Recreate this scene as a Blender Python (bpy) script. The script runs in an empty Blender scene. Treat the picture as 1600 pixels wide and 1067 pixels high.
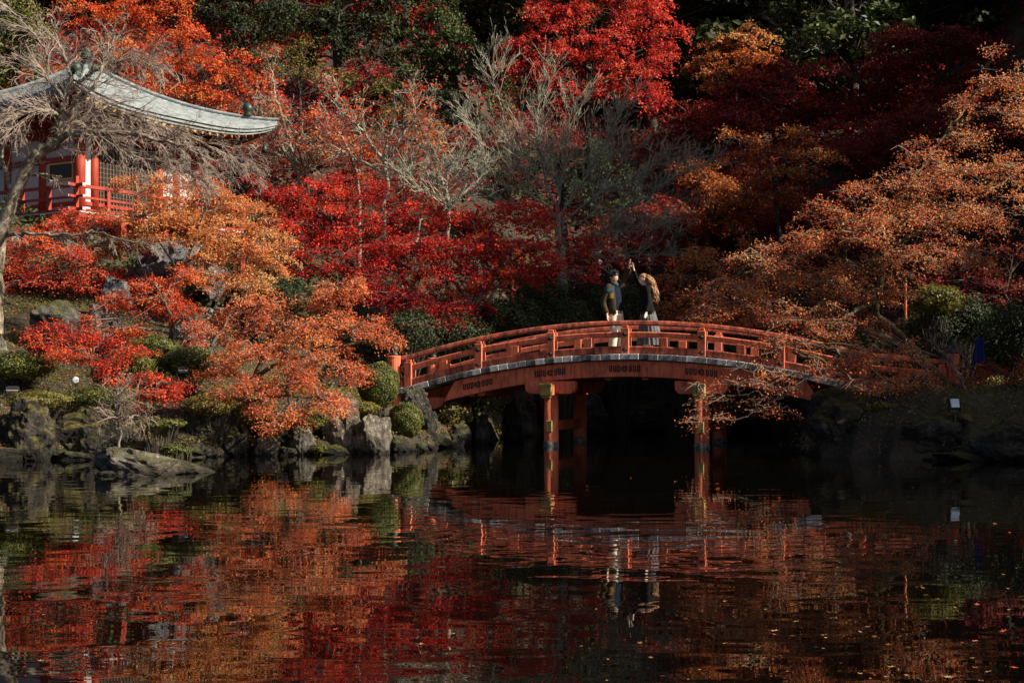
import bpy, bmesh, math, random
import numpy as np
from mathutils import Vector, Matrix, noise as mnoise

# ------------------------------------------------------------------ camera, sky, sun, exposure
scene = bpy.context.scene
COL = scene.collection
F = 2272.0            # focal length in pixels of a 1600 px wide picture
H = 1.31              # eye height above the water
HOR = 600.0           # picture row of the horizon
cam_d = bpy.data.cameras.new('camera')
cam = bpy.data.objects.new('camera', cam_d)
COL.objects.link(cam)
cam.location = (0, 0, H)
cam.rotation_euler = (math.radians(90), 0, 0)
cam_d.sensor_width = 36.0
cam_d.lens = 36.0 * F / 1600.0
cam_d.shift_y = (HOR - 533.5) / 1600.0
cam_d.clip_start = 0.1
cam_d.clip_end = 800
scene.camera = cam

SUN_DIR = Vector((0.95, -0.29, 0.0)).normalized()
SUN_EL = math.radians(33)
world = bpy.data.worlds.new('World')
scene.world = world
world.use_nodes = True
wn = world.node_tree.nodes
bg = wn['Background']
sky = wn.new('ShaderNodeTexSky')
sky.sky_type = 'NISHITA'
sky.sun_disc = False
sky.sun_elevation = SUN_EL
sky.sun_rotation = math.atan2(SUN_DIR.x, SUN_DIR.y)
sky.air_density = 0.8
sky.dust_density = 3.0
sky.ozone_density = 0.4
bg.inputs['Strength'].default_value = 0.05
world.node_tree.links.new(sky.outputs[0], bg.inputs[0])

sun_d = bpy.data.lights.new('sun', 'SUN')
sun_d.energy = 5.0
sun_d.angle = math.radians(0.5)
sun_d.color = (1.0, 0.89, 0.73)
sun = bpy.data.objects.new('sun', sun_d)
COL.objects.link(sun)
to_sun = Vector((SUN_DIR.x * math.cos(SUN_EL), SUN_DIR.y * math.cos(SUN_EL), math.sin(SUN_EL)))
sun.rotation_euler = to_sun.to_track_quat('Z', 'Y').to_euler()
sun.location = (40, -20, 40)

scene.view_settings.view_transform = 'Standard'
scene.view_settings.look = 'None'
scene.view_settings.exposure = 1.2
scene.view_settings.gamma = 1.0
scene.view_settings.use_curve_mapping = False
scene.cycles.max_bounces = 8
scene.cycles.diffuse_bounces = 2
scene.cycles.glossy_bounces = 4
scene.cycles.transmission_bounces = 3
scene.cycles.use_denoising = True
scene.cycles.sample_clamp_indirect = 4.0

# ------------------------------------------------------------------ helpers
RNG = np.random.default_rng(7)


def P(px, py, Y):
    """a photo pixel at a chosen distance -> world point"""
    return np.array(((px - 800.0) * Y / F, Y, H + (HOR - py) * Y / F))


def link(o, parent=None):
    COL.objects.link(o)
    if parent is not None:
        o.parent = parent
    return o


def tag(o, label, cat, group=None, kind=None):
    if label: o['label'] = label
    if cat: o['category'] = cat
    if group: o['group'] = group
    if kind: o['kind'] = kind
    return o


def empty(name, loc, label, cat, group=None, rz=0.0):
    o = bpy.data.objects.new(name, None)
    o.empty_display_size = 0.2
    o.location = Vector(loc)
    o.rotation_euler = (0, 0, rz)
    COL.objects.link(o)
    tag(o, label, cat, group)
    return o


def mesh_np(name, V, faces_list, mat, smooth=False, tone=None):
    """faces_list: list of (n,k) int arrays"""
    me = bpy.data.meshes.new(name)
    V = np.asarray(V, dtype=np.float32)
    me.vertices.add(len(V))
    me.vertices.foreach_set('co', V.ravel())
    loops, starts, totals, off = [], [], [], 0
    for Fa in faces_list:
        Fa = np.asarray(Fa, dtype=np.int32)
        if len(Fa) == 0: continue
        n, k = Fa.shape
        loops.append(Fa.ravel())
        starts.append(off + np.arange(n, dtype=np.int32) * k)
        totals.append(np.full(n, k, dtype=np.int32))
        off += n * k
    loops = np.concatenate(loops); starts = np.concatenate(starts); totals = np.concatenate(totals)
    me.loops.add(len(loops)); me.loops.foreach_set('vertex_index', loops)
    me.polygons.add(len(starts))
    me.polygons.foreach_set('loop_start', starts)
    me.polygons.foreach_set('loop_total', totals)
    me.polygons.foreach_set('use_smooth', np.full(len(starts), smooth, dtype=bool))
    if tone is not None:
        at = me.attributes.new('tone', 'FLOAT', 'POINT')
        at.data.foreach_set('value', np.asarray(tone, dtype=np.float32))
    me.update(calc_edges=True)
    if mat: me.materials.append(mat)
    return me


def obj_np(name, V, faces, mat, parent=None, smooth=False, tone=None):
    o = bpy.data.objects.new(name, mesh_np(name, V, faces, mat, smooth, tone))
    return link(o, parent)


class MB:
    """small mesh builder"""
    def __init__(s): s.v = []; s.f = []
    def add(s, vs, fs):
        b = len(s.v); s.v += [tuple(map(float, v)) for v in vs]; s.f += [tuple(i + b for i in f) for f in fs]; return s
    def box(s, x0, x1, y0, y1, z0, z1):
        return s.add([(x0,y0,z0),(x1,y0,z0),(x1,y1,z0),(x0,y1,z0),(x0,y0,z1),(x1,y0,z1),(x1,y1,z1),(x0,y1,z1)],
                     [(3,2,1,0),(4,5,6,7),(0,1,5,4),(1,2,6,5),(2,3,7,6),(3,0,4,7)])
    def prism(s, poly, axis, a, b):
        """poly: 2-D outline; extruded along axis from a to b"""
        n = len(poly)
        def pt(p, t):
            if axis == 'y': return (p[0], t, p[1])
            if axis == 'x': return (t, p[0], p[1])
            return (p[0], p[1], t)
        vs = [pt(p, a) for p in poly] + [pt(p, b) for p in poly]
        fs = [tuple(range(n)), tuple(range(2*n-1, n-1, -1))]
        fs += [(i, n+i, n+(i+1) % n, (i+1) % n) for i in range(n)]
        return s.add(vs, fs)
    def lathe(s, prof, n=16, c=(0,0,0)):
        vs = []; fs = []
        for r, z in prof:
            for k in range(n):
                a = 2*math.pi*k/n
                vs.append((c[0]+r*math.cos(a), c[1]+r*math.sin(a), c[2]+z))
        m = len(prof)
        for i in range(m-1):
            for k in range(n):
                fs.append((i*n+k, i*n+(k+1) % n, (i+1)*n+(k+1) % n, (i+1)*n+k))
        fs.append(tuple(range(n-1, -1, -1))); fs.append(tuple((m-1)*n+k for k in range(n)))
        return s.add(vs, fs)
    def loft(s, rings, cap=True):
        """rings of equal point count"""
        n = len(rings[0]); vs = [p for r in rings for p in r]; fs = []
        for i in range(len(rings)-1):
            for k in range(n):
                fs.append((i*n+k, i*n+(k+1) % n, (i+1)*n+(k+1) % n, (i+1)*n+k))
        if cap:
            fs.append(tuple(range(n-1, -1, -1))); fs.append(tuple((len(rings)-1)*n+k for k in range(n)))
        return s.add(vs, fs)
    def build(s, name, mat, parent=None, smooth=False, bevel=0.0, seg=1):
        me = bpy.data.meshes.new(name)
        me.from_pydata(s.v, [], s.f)
        bm = bmesh.new(); bm.from_mesh(me)
        bmesh.ops.recalc_face_normals(bm, faces=bm.faces)
        if bevel > 0:
            es = [e for e in bm.edges if len(e.link_faces) == 2 and e.calc_face_angle(0) > 0.6]
            bmesh.ops.bevel(bm, geom=es, offset=bevel, segments=seg, profile=0.5, affect='EDGES', clamp_overlap=True)
        bm.to_mesh(me); bm.free()
        if smooth:
            me.polygons.foreach_set('use_smooth', [True]*len(me.polygons))
        if mat: me.materials.append(mat)
        return link(bpy.data.objects.new(name, me), parent)


def nrm(a):
    return a / np.maximum(np.linalg.norm(a, axis=-1, keepdims=True), 1e-9)


def perp(d):
    ref = np.where(np.abs(d[..., 2:3]) > 0.9, np.array([1.0, 0, 0]), np.array([0, 0, 1.0]))
    b1 = nrm(np.cross(d, ref)); b2 = np.cross(d, b1)
    return b1, b2


def sticks(A, B, RA, RB, n=3):
    """many straight tapered twigs -> verts, quads"""
    A = np.asarray(A); B = np.asarray(B); N = len(A)
    b1, b2 = perp(nrm(B - A))
    V = np.empty((N, 2*n, 3))
    for k in range(n):
        a = 2*math.pi*k/n
        o = math.cos(a)*b1 + math.sin(a)*b2
        V[:, k] = A + o*np.asarray(RA)[:, None]
        V[:, n+k] = B + o*np.asarray(RB)[:, None]
    q = np.array([[k, (k+1) % n, n+(k+1) % n, n+k] for k in range(n)])
    Q = (np.arange(N)[:, None, None]*2*n + q[None]).reshape(-1, 4)
    return V.reshape(-1, 3), Q


def tube(pts, rad, n=8):
    pts = np.asarray(pts, float); rad = np.asarray(rad, float); m = len(pts)
    T = nrm(np.gradient(pts, axis=0))
    u = perp(T[0:1])[0][0]
    V = []
    for i in range(m):
        u = u - T[i]*np.dot(u, T[i]); u /= max(np.linalg.norm(u), 1e-9)
        w = np.cross(T[i], u)
        for k in range(n):
            a = 2*math.pi*k/n
            V.append(pts[i] + rad[i]*(math.cos(a)*u + math.sin(a)*w))
    Q = [(i*n+k, i*n+(k+1) % n, (i+1)*n+(k+1) % n, (i+1)*n+k) for i in range(m-1) for k in range(n)]
    return np.array(V), np.array(Q)


def smooth_path(pts, m, rng=None, wob=0.0):
    pts = np.asarray(pts, float)
    n = len(pts)
    if n == 2:
        t = np.linspace(0, 1, m)[:, None]; out = pts[0]*(1-t)+pts[1]*t
    else:
        ext = np.vstack([2*pts[0]-pts[1], pts, 2*pts[-1]-pts[-2]])
        out = []
        for x in np.linspace(0, n-1-1e-6, m):
            i = int(x); t = x-i
            p0, p1, p2, p3 = ext[i:i+4]
            out.append(0.5*((2*p1)+(-p0+p2)*t+(2*p0-5*p1+4*p2-p3)*t*t+(-p0+3*p1-3*p2+p3)*t**3))
        out = np.array(out)
    if rng is not None and wob > 0:
        w = rng.normal(0, wob, out.shape); w[0] = 0; w[-1] = 0
        out = out + w
    return out


class Geo:
    """collects numpy geometry into one mesh"""
    def __init__(s): s.V = []; s.Q = []; s.T = []; s.n = 0
    def add(s, V, Q, tone=None):
        s.V.append(V); s.Q.append(np.asarray(Q)+s.n); s.n += len(V)
        s.T.append(np.full(len(V), 0.5) if tone is None else tone)
        return s
    def build(s, name, mat, parent=None, smooth=False):
        return obj_np(name, np.vstack(s.V), [np.vstack(s.Q)], mat, parent, smooth, np.concatenate(s.T))


def leaves(C, Nn, L, tone, rng, wid=0.55, fold=0.18):
    """one folded kite per leaf"""
    N = len(C)
    Nn = nrm(Nn); b1, b2 = perp(Nn)
    a = rng.uniform(0, 2*math.pi, N)[:, None]
    t = np.cos(a)*b1 + np.sin(a)*b2
    s = np.cross(Nn, t)
    L = np.broadcast_to(np.asarray(L, float), (N,))[:, None]*rng.uniform(0.65, 1.25, (N, 1))
    V = np.empty((N, 4, 3))
    V[:, 0] = C - t*L*0.5
    V[:, 1] = C + s*L*wid*0.5 + Nn*L*fold*rng.uniform(-0.3, 1, (N, 1))
    V[:, 2] = C + t*L*0.5
    V[:, 3] = C - s*L*wid*0.5 + Nn*L*fold*rng.uniform(-0.3, 1, (N, 1))
    Q = np.arange(N*4).reshape(N, 4)
    return V.reshape(-1, 3), Q, np.repeat(tone, 4)


def grow(starts, dirs, lens, rads, levels, nch, rng, up=0.05, wob=0.22, ratio=0.55, ang=0.8, seg=4, rr=0.55):
    """recursive twigs, vectorised over all parents"""
    A, B, RA, RB = [], [], [], []
    tips = []
    starts = np.asarray(starts, float); dirs = nrm(np.asarray(dirs, float))
    lens = np.asarray(lens, float); rads = np.asarray(rads, float)
    for lev in range(levels):
        N = len(starts)
        pp = [starts]; dd = []
        d = dirs
        for k in range(seg):
            d = nrm(d + wob*rng.normal(size=(N, 3)) + np.array([0, 0, up]))
            p = pp[-1] + d*(lens/seg)[:, None]
            r0 = rads*(1-0.6*k/seg); r1 = rads*(1-0.6*(k+1)/seg)
            A.append(pp[-1]); B.append(p); RA.append(r0); RB.append(r1)
            pp.append(p); dd.append(d)
        tips.append((pp[-1], d, lev))
        if lev == levels-1: break
        PP = np.stack(pp, 1); DD = np.stack(dd, 1)
        n = nch[lev] if isinstance(nch, (list, tuple)) else nch
        idx = np.repeat(np.arange(N), n)
        k = rng.integers(0, seg, len(idx)); t = rng.uniform(0.2, 1, len(idx))[:, None]
        starts = PP[idx, k]*(1-t) + PP[idx, k+1]*t
        base = DD[idx, k]
        b1, b2 = perp(base); a = rng.uniform(0, 2*math.pi, len(idx))[:, None]
        aa = (ang*rng.uniform(0.6, 1.3, len(idx)))[:, None]
        dirs = np.cos(aa)*base + np.sin(aa)*(np.cos(a)*b1 + np.sin(a)*b2)
        lens = lens[idx]*ratio*rng.uniform(0.6, 1.25, len(idx))
        rads = np.maximum(rads[idx]*(1-0.6*(k+0.5)/seg)*rr, 0.0035)
    return np.vstack(A), np.vstack(B), np.concatenate(RA), np.concatenate(RB), tips


# ------------------------------------------------------------------ materials
def new_mat(name):
    m = bpy.data.materials.new(name); m.use_nodes = True
    nt = m.node_tree; nt.nodes.clear()
    out = nt.nodes.new('ShaderNodeOutputMaterial')
    return m, nt, out


def N(nt, t, **kw):
    n = nt.nodes.new('ShaderNode'+t)
    for k, v in kw.items():
        if hasattr(n, k): setattr(n, k, v)
        else: n.inputs[k].default_value = v
    return n


def ramp(nt, stops):
    r = nt.nodes.new('ShaderNodeValToRGB')
    el = r.color_ramp.elements
    while len(el) < len(stops): el.new(0.5)
    for e, (p, c) in zip(el, stops):
        e.position = p; e.color = (c[0], c[1], c[2], 1)
    return r


def leaf_mat(name, cols, trans=0.35, rough=0.5):
    """cols: dark->light list for the per-leaf tone"""
    m, nt, out = new_mat(name)
    at = N(nt, 'Attribute', attribute_name='tone')
    tc = N(nt, 'TexCoord')
    nz = N(nt, 'TexNoise', Scale=1.1, Detail=3.0)
    nt.links.new(tc.outputs['Object'], nz.inputs['Vector'])
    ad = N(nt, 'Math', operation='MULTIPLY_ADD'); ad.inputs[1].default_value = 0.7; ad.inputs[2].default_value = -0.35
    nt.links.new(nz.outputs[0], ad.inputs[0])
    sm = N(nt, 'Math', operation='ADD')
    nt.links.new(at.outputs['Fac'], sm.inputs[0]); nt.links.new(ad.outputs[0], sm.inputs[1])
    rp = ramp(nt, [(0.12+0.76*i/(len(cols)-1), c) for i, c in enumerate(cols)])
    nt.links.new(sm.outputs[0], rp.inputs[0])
    pb = N(nt, 'BsdfPrincipled'); pb.inputs['Roughness'].default_value = rough
    pb.inputs['Specular IOR Level'].default_value = 0.25
    tr = N(nt, 'BsdfTranslucent')
    mx = N(nt, 'MixShader'); mx.inputs[0].default_value = trans
    nt.links.new(rp.outputs[0], pb.inputs['Base Color']); nt.links.new(rp.outputs[0], tr.inputs['Color'])
    nt.links.new(pb.outputs[0], mx.inputs[1]); nt.links.new(tr.outputs[0], mx.inputs[2])
    nt.links.new(mx.outputs[0], out.inputs[0])
    return m


def surf_mat(name, stops, scale=6.0, rough=0.75, bump=0.3, bscale=30.0, detail=6.0, coord='Object', stretch=(1,1,1), metal=0.0, spec=0.3, dist=0.01):
    m, nt, out = new_mat(name)
    tc = N(nt, 'TexCoord'); mp = N(nt, 'Mapping'); mp.inputs['Scale'].default_value = stretch
    nt.links.new(tc.outputs[coord], mp.inputs[0])
    nz = N(nt, 'TexNoise', Scale=scale, Detail=detail, Roughness=0.62)
    nt.links.new(mp.outputs[0], nz.inputs['Vector'])
    rp = ramp(nt, stops)
    nt.links.new(nz.outputs[0], rp.inputs[0])
    pb = N(nt, 'BsdfPrincipled', Roughness=rough, Metallic=metal)
    pb.inputs['Specular IOR Level'].default_value = spec
    nt.links.new(rp.outputs[0], pb.inputs['Base Color'])
    if bump > 0:
        n2 = N(nt, 'TexNoise', Scale=bscale, Detail=6.0)
        nt.links.new(mp.outputs[0], n2.inputs['Vector'])
        bp = N(nt, 'Bump', Strength=bump, Distance=dist)
        nt.links.new(n2.outputs[0], bp.inputs['Height']); nt.links.new(bp.outputs[0], pb.inputs['Normal'])
    nt.links.new(pb.outputs[0], out.inputs[0])
    return m


def rock_mat(name, c0, c1, c2, moss_amt=0.5, moss=(0.07, 0.075, 0.018)):
    m, nt, out = new_mat(name)
    tc = N(nt, 'TexCoord'); geo = N(nt, 'NewGeometry')
    n1 = N(nt, 'TexNoise', Scale=2.6, Detail=9.0, Roughness=0.68)
    nt.links.new(geo.outputs['Position'], n1.inputs['Vector'])
    rp = ramp(nt, [(0.3, c0), (0.5, c1), (0.68, c2)])
    nt.links.new(n1.outputs[0], rp.inputs[0])
    # lichen speckles
    n3 = N(nt, 'TexNoise', Scale=14.0, Detail=5.0); nt.links.new(geo.outputs['Position'], n3.inputs['Vector'])
    r3 = ramp(nt, [(0.56, (0, 0, 0)), (0.66, (1, 1, 1))]); nt.links.new(n3.outputs[0], r3.inputs[0])
    mxl = N(nt, 'MixRGB'); mxl.inputs[2].default_value = (c2[0]*1.25, c2[1]*1.25, c2[2]*1.2, 1)
    sc = N(nt, 'Math', operation='MULTIPLY'); sc.inputs[1].default_value = 0.5
    nt.links.new(r3.outputs[0], sc.inputs[0]); nt.links.new(sc.outputs[0], mxl.inputs[0]); nt.links.new(rp.outputs[0], mxl.inputs[1])
    # moss grows on the tops
    sx = N(nt, 'SeparateXYZ'); nt.links.new(geo.outputs['Normal'], sx.inputs[0])
    n2 = N(nt, 'TexNoise', Scale=2.2, Detail=12.0, Roughness=0.75); nt.links.new(geo.outputs['Position'], n2.inputs['Vector'])
    ad = N(nt, 'Math', operation='ADD'); nt.links.new(sx.outputs[2], ad.inputs[0]); nt.links.new(n2.outputs[0], ad.inputs[1])
    r2 = ramp(nt, [(0.0, (0, 0, 0)), (1.0, (1, 1, 1))])
    lo = 1.22 - 0.50*moss_amt
    mr = N(nt, 'MapRange'); mr.inputs[1].default_value = lo; mr.inputs[2].default_value = lo+0.5
    nt.links.new(ad.outputs[0], mr.inputs[0])
    n4 = N(nt, 'TexNoise', Scale=9.0, Detail=4.0); nt.links.new(geo.outputs['Position'], n4.inputs['Vector'])
    rm = ramp(nt, [(0.3, tuple(0.55*x for x in moss)), (0.7, (moss[0]*1.7, moss[1]*1.5, moss[2]*1.5))]); nt.links.new(n4.outputs[0], rm.inputs[0])
    mx = N(nt, 'MixRGB'); nt.links.new(mr.outputs[0], mx.inputs[0]); nt.links.new(mxl.outputs[0], mx.inputs[1]); nt.links.new(rm.outputs[0], mx.inputs[2])
    # dark wet band at the water line
    pz = N(nt, 'SeparateXYZ'); nt.links.new(geo.outputs['Position'], pz.inputs[0])
    wr = N(nt, 'MapRange'); wr.inputs[1].default_value = 0.03; wr.inputs[2].default_value = 0.20; wr.inputs[3].default_value = 0.22; wr.inputs[4].default_value = 1.0
    wn_ = N(nt, 'Math', operation='MULTIPLY_ADD'); wn_.inputs[1].default_value = -0.16
    nt.links.new(n3.outputs[0], wn_.inputs[0]); nt.links.new(pz.outputs[2], wn_.inputs[2])
    wa = N(nt, 'Math', operation='ADD'); wa.inputs[1].default_value = 0.08; nt.links.new(wn_.outputs[0], wa.inputs[0])
    nt.links.new(wa.outputs[0], wr.inputs[0])
    wet = N(nt, 'MixRGB', blend_type='MULTIPLY'); wet.inputs[0].default_value = 1.0
    nt.links.new(mx.outputs[0], wet.inputs[1]); nt.links.new(wr.outputs[0], wet.inputs[2])
    pb = N(nt, 'BsdfPrincipled', Roughness=0.85); pb.inputs['Specular IOR Level'].default_value = 0.2
    nt.links.new(wet.outputs[0], pb.inputs['Base Color'])
    nb = N(nt, 'TexNoise', Scale=6.0, Detail=12.0, Roughness=0.75); nt.links.new(geo.outputs['Position'], nb.inputs['Vector'])
    vb = N(nt, 'TexVoronoi', feature='DISTANCE_TO_EDGE', Scale=2.3); 
    wv = N(nt, 'MixRGB'); wv.inputs[0].default_value = 0.25
    nt.links.new(geo.outputs['Position'], wv.inputs[1]); nt.links.new(nb.outputs['Color'], wv.inputs[2]); nt.links.new(wv.outputs[0], vb.inputs['Vector'])
    vr = N(nt, 'MapRange'); vr.inputs[1].default_value = 0.0; vr.inputs[2].default_value = 0.05; nt.links.new(vb.outputs[0], vr.inputs[0])
    mm = N(nt, 'Math', operation='MULTIPLY_ADD'); mm.inputs[1].default_value = 0.35
    nt.links.new(vr.outputs[0], mm.inputs[0]); nt.links.new(nb.outputs[0], mm.inputs[2])
    bp = N(nt, 'Bump', Strength=1.0, Distance=0.14); nt.links.new(mm.outputs[0], bp.inputs['Height']); nt.links.new(bp.outputs[0], pb.inputs['Normal'])
    nt.links.new(pb.outputs[0], out.inputs[0])
    return m


M = {}
M['crimson'] = leaf_mat('crimson_leaf', [(0.16, 0.004, 0.008), (0.36, 0.008, 0.010), (0.52, 0.022, 0.016), (0.62, 0.06, 0.02)], 0.4)
M['red'] = leaf_mat('red_leaf', [(0.26, 0.012, 0.008), (0.50, 0.030, 0.015), (0.62, 0.065, 0.025), (0.66, 0.14, 0.03)], 0.4)
M['orange'] = leaf_mat('orange_leaf', [(0.40, 0.055, 0.022), (0.58, 0.125, 0.042), (0.65, 0.195, 0.065), (0.66, 0.29, 0.10)], 0.48)
M['gold'] = leaf_mat('gold_leaf', [(0.48, 0.095, 0.025), (0.62, 0.19, 0.055), (0.66, 0.275, 0.085), (0.66, 0.37, 0.14)], 0.48)
M['scarlet'] = leaf_mat('scarlet_leaf', [(0.28, 0.010, 0.012), (0.52, 0.026, 0.022), (0.64, 0.05, 0.034), (0.66, 0.11, 0.04)], 0.4)
M['redorange'] = leaf_mat('red_orange_leaf', [(0.34, 0.018, 0.010), (0.56, 0.055, 0.016), (0.62, 0.11, 0.022), (0.60, 0.20, 0.035)], 0.4)
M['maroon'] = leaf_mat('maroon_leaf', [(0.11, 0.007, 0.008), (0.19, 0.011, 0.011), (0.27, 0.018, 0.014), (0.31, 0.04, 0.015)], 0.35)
M['rust'] = leaf_mat('rust_leaf', [(0.36, 0.05, 0.020), (0.60, 0.14, 0.046), (0.66, 0.225, 0.072), (0.66, 0.34, 0.125)], 0.5)
M['brownorange'] = leaf_mat('russet_leaf', [(0.20, 0.035, 0.012), (0.33, 0.075, 0.018), (0.42, 0.12, 0.025), (0.42, 0.20, 0.04)], 0.35)
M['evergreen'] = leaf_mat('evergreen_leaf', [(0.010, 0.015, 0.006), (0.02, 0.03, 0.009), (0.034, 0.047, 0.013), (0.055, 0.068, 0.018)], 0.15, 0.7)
M['pine'] = leaf_mat('pine_needle', [(0.012, 0.024, 0.009), (0.03, 0.048, 0.014), (0.055, 0.075, 0.02), (0.08, 0.095, 0.025)], 0.15)
M['olive'] = leaf_mat('olive_leaf', [(0.03, 0.035, 0.008), (0.07, 0.075, 0.012), (0.12, 0.11, 0.016), (0.18, 0.14, 0.02)], 0.25)
M['azalea'] = leaf_mat('azalea_leaf', [(0.035, 0.045, 0.010), (0.075, 0.088, 0.018), (0.11, 0.115, 0.026), (0.15, 0.125, 0.03)], 0.15)
M['moss'] = leaf_mat('moss_cover', [(0.05, 0.045, 0.012), (0.10, 0.09, 0.02), (0.15, 0.13, 0.03), (0.20, 0.15, 0.045)], 0.2)
M['juniper'] = leaf_mat('juniper_leaf', [(0.03, 0.04, 0.010), (0.065, 0.075, 0.016), (0.10, 0.105, 0.024), (0.14, 0.13, 0.035)], 0.15)
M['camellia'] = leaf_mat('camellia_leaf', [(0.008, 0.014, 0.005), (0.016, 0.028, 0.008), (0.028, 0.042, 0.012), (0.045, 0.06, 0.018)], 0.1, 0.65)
M['bark'] = surf_mat('maple_bark', [(0.3, (0.035, 0.026, 0.018)), (0.55, (0.09, 0.072, 0.05)), (0.75, (0.20, 0.17, 0.12))], 9, 0.9, 0.6, 40, stretch=(1, 1, 0.4))
M['palebark'] = surf_mat('lichened_bark', [(0.32, (0.05, 0.04, 0.03)), (0.5, (0.16, 0.13, 0.095)), (0.68, (0.34, 0.30, 0.23))], 7, 0.9, 0.6, 35)
M['mossybark'] = surf_mat('mossy_bark', [(0.3, (0.03, 0.024, 0.014)), (0.5, (0.085, 0.07, 0.035)), (0.7, (0.17, 0.15, 0.07))], 6, 0.9, 0.6, 35)
M['twig'] = surf_mat('pale_twig', [(0.3, (0.10, 0.072, 0.055)), (0.7, (0.24, 0.185, 0.145))], 5, 0.9, 0)
M['greybark'] = surf_mat('lichened_grey_bark', [(0.3, (0.05, 0.047, 0.036)), (0.5, (0.15, 0.145, 0.11)), (0.7, (0.30, 0.29, 0.23))], 10, 0.9, 0.6, 40)
M['weeptwig'] = surf_mat('pale_grey_twig', [(0.3, (0.15, 0.115, 0.095)), (0.7, (0.32, 0.26, 0.22))], 5, 0.9, 0)
M['greytwig'] = surf_mat('grey_twig', [(0.3, (0.15, 0.148, 0.105)), (0.7, (0.33, 0.32, 0.25))], 4, 0.9, 0.3, 20)
M['browntwig'] = surf_mat('brown_twig', [(0.3, (0.05, 0.035, 0.025)), (0.7, (0.13, 0.09, 0.06))], 5, 0.9, 0)
M['darkbark'] = surf_mat('dark_bark', [(0.3, (0.018, 0.014, 0.011)), (0.7, (0.06, 0.048, 0.038))], 7, 0.95, 0.6, 30)
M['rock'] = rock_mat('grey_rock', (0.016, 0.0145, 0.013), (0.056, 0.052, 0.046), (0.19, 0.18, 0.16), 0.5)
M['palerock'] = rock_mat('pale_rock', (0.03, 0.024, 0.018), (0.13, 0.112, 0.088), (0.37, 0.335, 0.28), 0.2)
M['mossrock'] = rock_mat('mossy_rock', (0.009, 0.008, 0.007), (0.025, 0.022, 0.018), (0.085, 0.078, 0.066), 1.05, (0.085, 0.078, 0.02))
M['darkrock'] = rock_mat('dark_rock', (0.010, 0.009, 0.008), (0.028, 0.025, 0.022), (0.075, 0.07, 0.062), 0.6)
M['bluerock'] = rock_mat('blue_grey_rock', (0.07, 0.07, 0.075), (0.16, 0.16, 0.165), (0.27, 0.27, 0.27), 0.0)


def ground_mat():
    m, nt, out = new_mat('mossy_soil')
    geo = N(nt, 'NewGeometry')
    n1 = N(nt, 'TexNoise', Scale=0.6, Detail=8.0, Roughness=0.7); nt.links.new(geo.outputs['Position'], n1.inputs['Vector'])
    r1 = ramp(nt, [(0.35, (0.010, 0.008, 0.005)), (0.5, (0.022, 0.018, 0.009)), (0.62, (0.045, 0.042, 0.013))])
    nt.links.new(n1.outputs[0], r1.inputs[0])
    n2 = N(nt, 'TexNoise', Scale=14.0, Detail=6.0); nt.links.new(geo.outputs['Position'], n2.inputs['Vector'])
    r2 = ramp(nt, [(0.55, (0, 0, 0)), (0.68, (1, 1, 1))]); nt.links.new(n2.outputs[0], r2.inputs[0])
    mx = N(nt, 'MixRGB'); mx.inputs[2].default_value = (0.06, 0.022, 0.010, 1)
    nt.links.new(r2.outputs[0], mx.inputs[0]); nt.links.new(r1.outputs[0], mx.inputs[1])
    pb = N(nt, 'BsdfPrincipled', Roughness=0.95); nt.links.new(mx.outputs[0], pb.inputs['Base Color'])
    bp = N(nt, 'Bump', Strength=0.8, Distance=0.06); nt.links.new(n2.outputs[0], bp.inputs['Height']); nt.links.new(bp.outputs[0], pb.inputs['Normal'])
    nt.links.new(pb.outputs[0], out.inputs[0])
    return m


def water_mat():
    m, nt, out = new_mat('pond_water')
    geo = N(nt, 'NewGeometry')
    mp = N(nt, 'Mapping'); mp.inputs['Scale'].default_value = (0.6, 1.0, 1.0)
    nt.links.new(geo.outputs['Position'], mp.inputs[0])
    a = N(nt, 'TexNoise', Scale=1.9, Detail=1.0, Roughness=0.4, Distortion=0.8)
    b = N(nt, 'TexNoise', Scale=5.5, Detail=2.0, Roughness=0.5, Distortion=0.3)
    c = N(nt, 'TexNoise', Scale=0.28, Detail=2.0)
    for n in (a, b, c): nt.links.new(mp.outputs[0], n.inputs['Vector'])
    # calm and ruffled patches
    cr = N(nt, 'MapRange'); cr.inputs[1].default_value = 0.38; cr.inputs[2].default_value = 0.62; cr.inputs[3].default_value = 0.35; cr.inputs[4].default_value = 1.0
    nt.links.new(c.outputs[0], cr.inputs[0])
    s1 = N(nt, 'Math', operation='MULTIPLY_ADD'); s1.inputs[1].default_value = 0.09
    nt.links.new(b.outputs[0], s1.inputs[0]); nt.links.new(a.outputs[0], s1.inputs[2])
    s2 = N(nt, 'Math', operation='MULTIPLY'); nt.links.new(s1.outputs[0], s2.inputs[0]); nt.links.new(cr.outputs[0], s2.inputs[1])
    bp = N(nt, 'Bump', Strength=1.0, Distance=WAVE); nt.links.new(s2.outputs[0], bp.inputs['Height'])
    pb = N(nt, 'BsdfPrincipled', Roughness=0.004, IOR=1.37)
    pb.inputs['Base Color'].default_value = (0.0015, 0.0012, 0.0008, 1)
    pb.inputs['Specular IOR Level'].default_value = 0.5
    nt.links.new(bp.outputs[0], pb.inputs['Normal'])
    nt.links.new(pb.outputs[0], out.inputs[0])
    return m


WAVE = 0.0054
M['ground'] = ground_mat()
M['water'] = water_mat()


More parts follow.
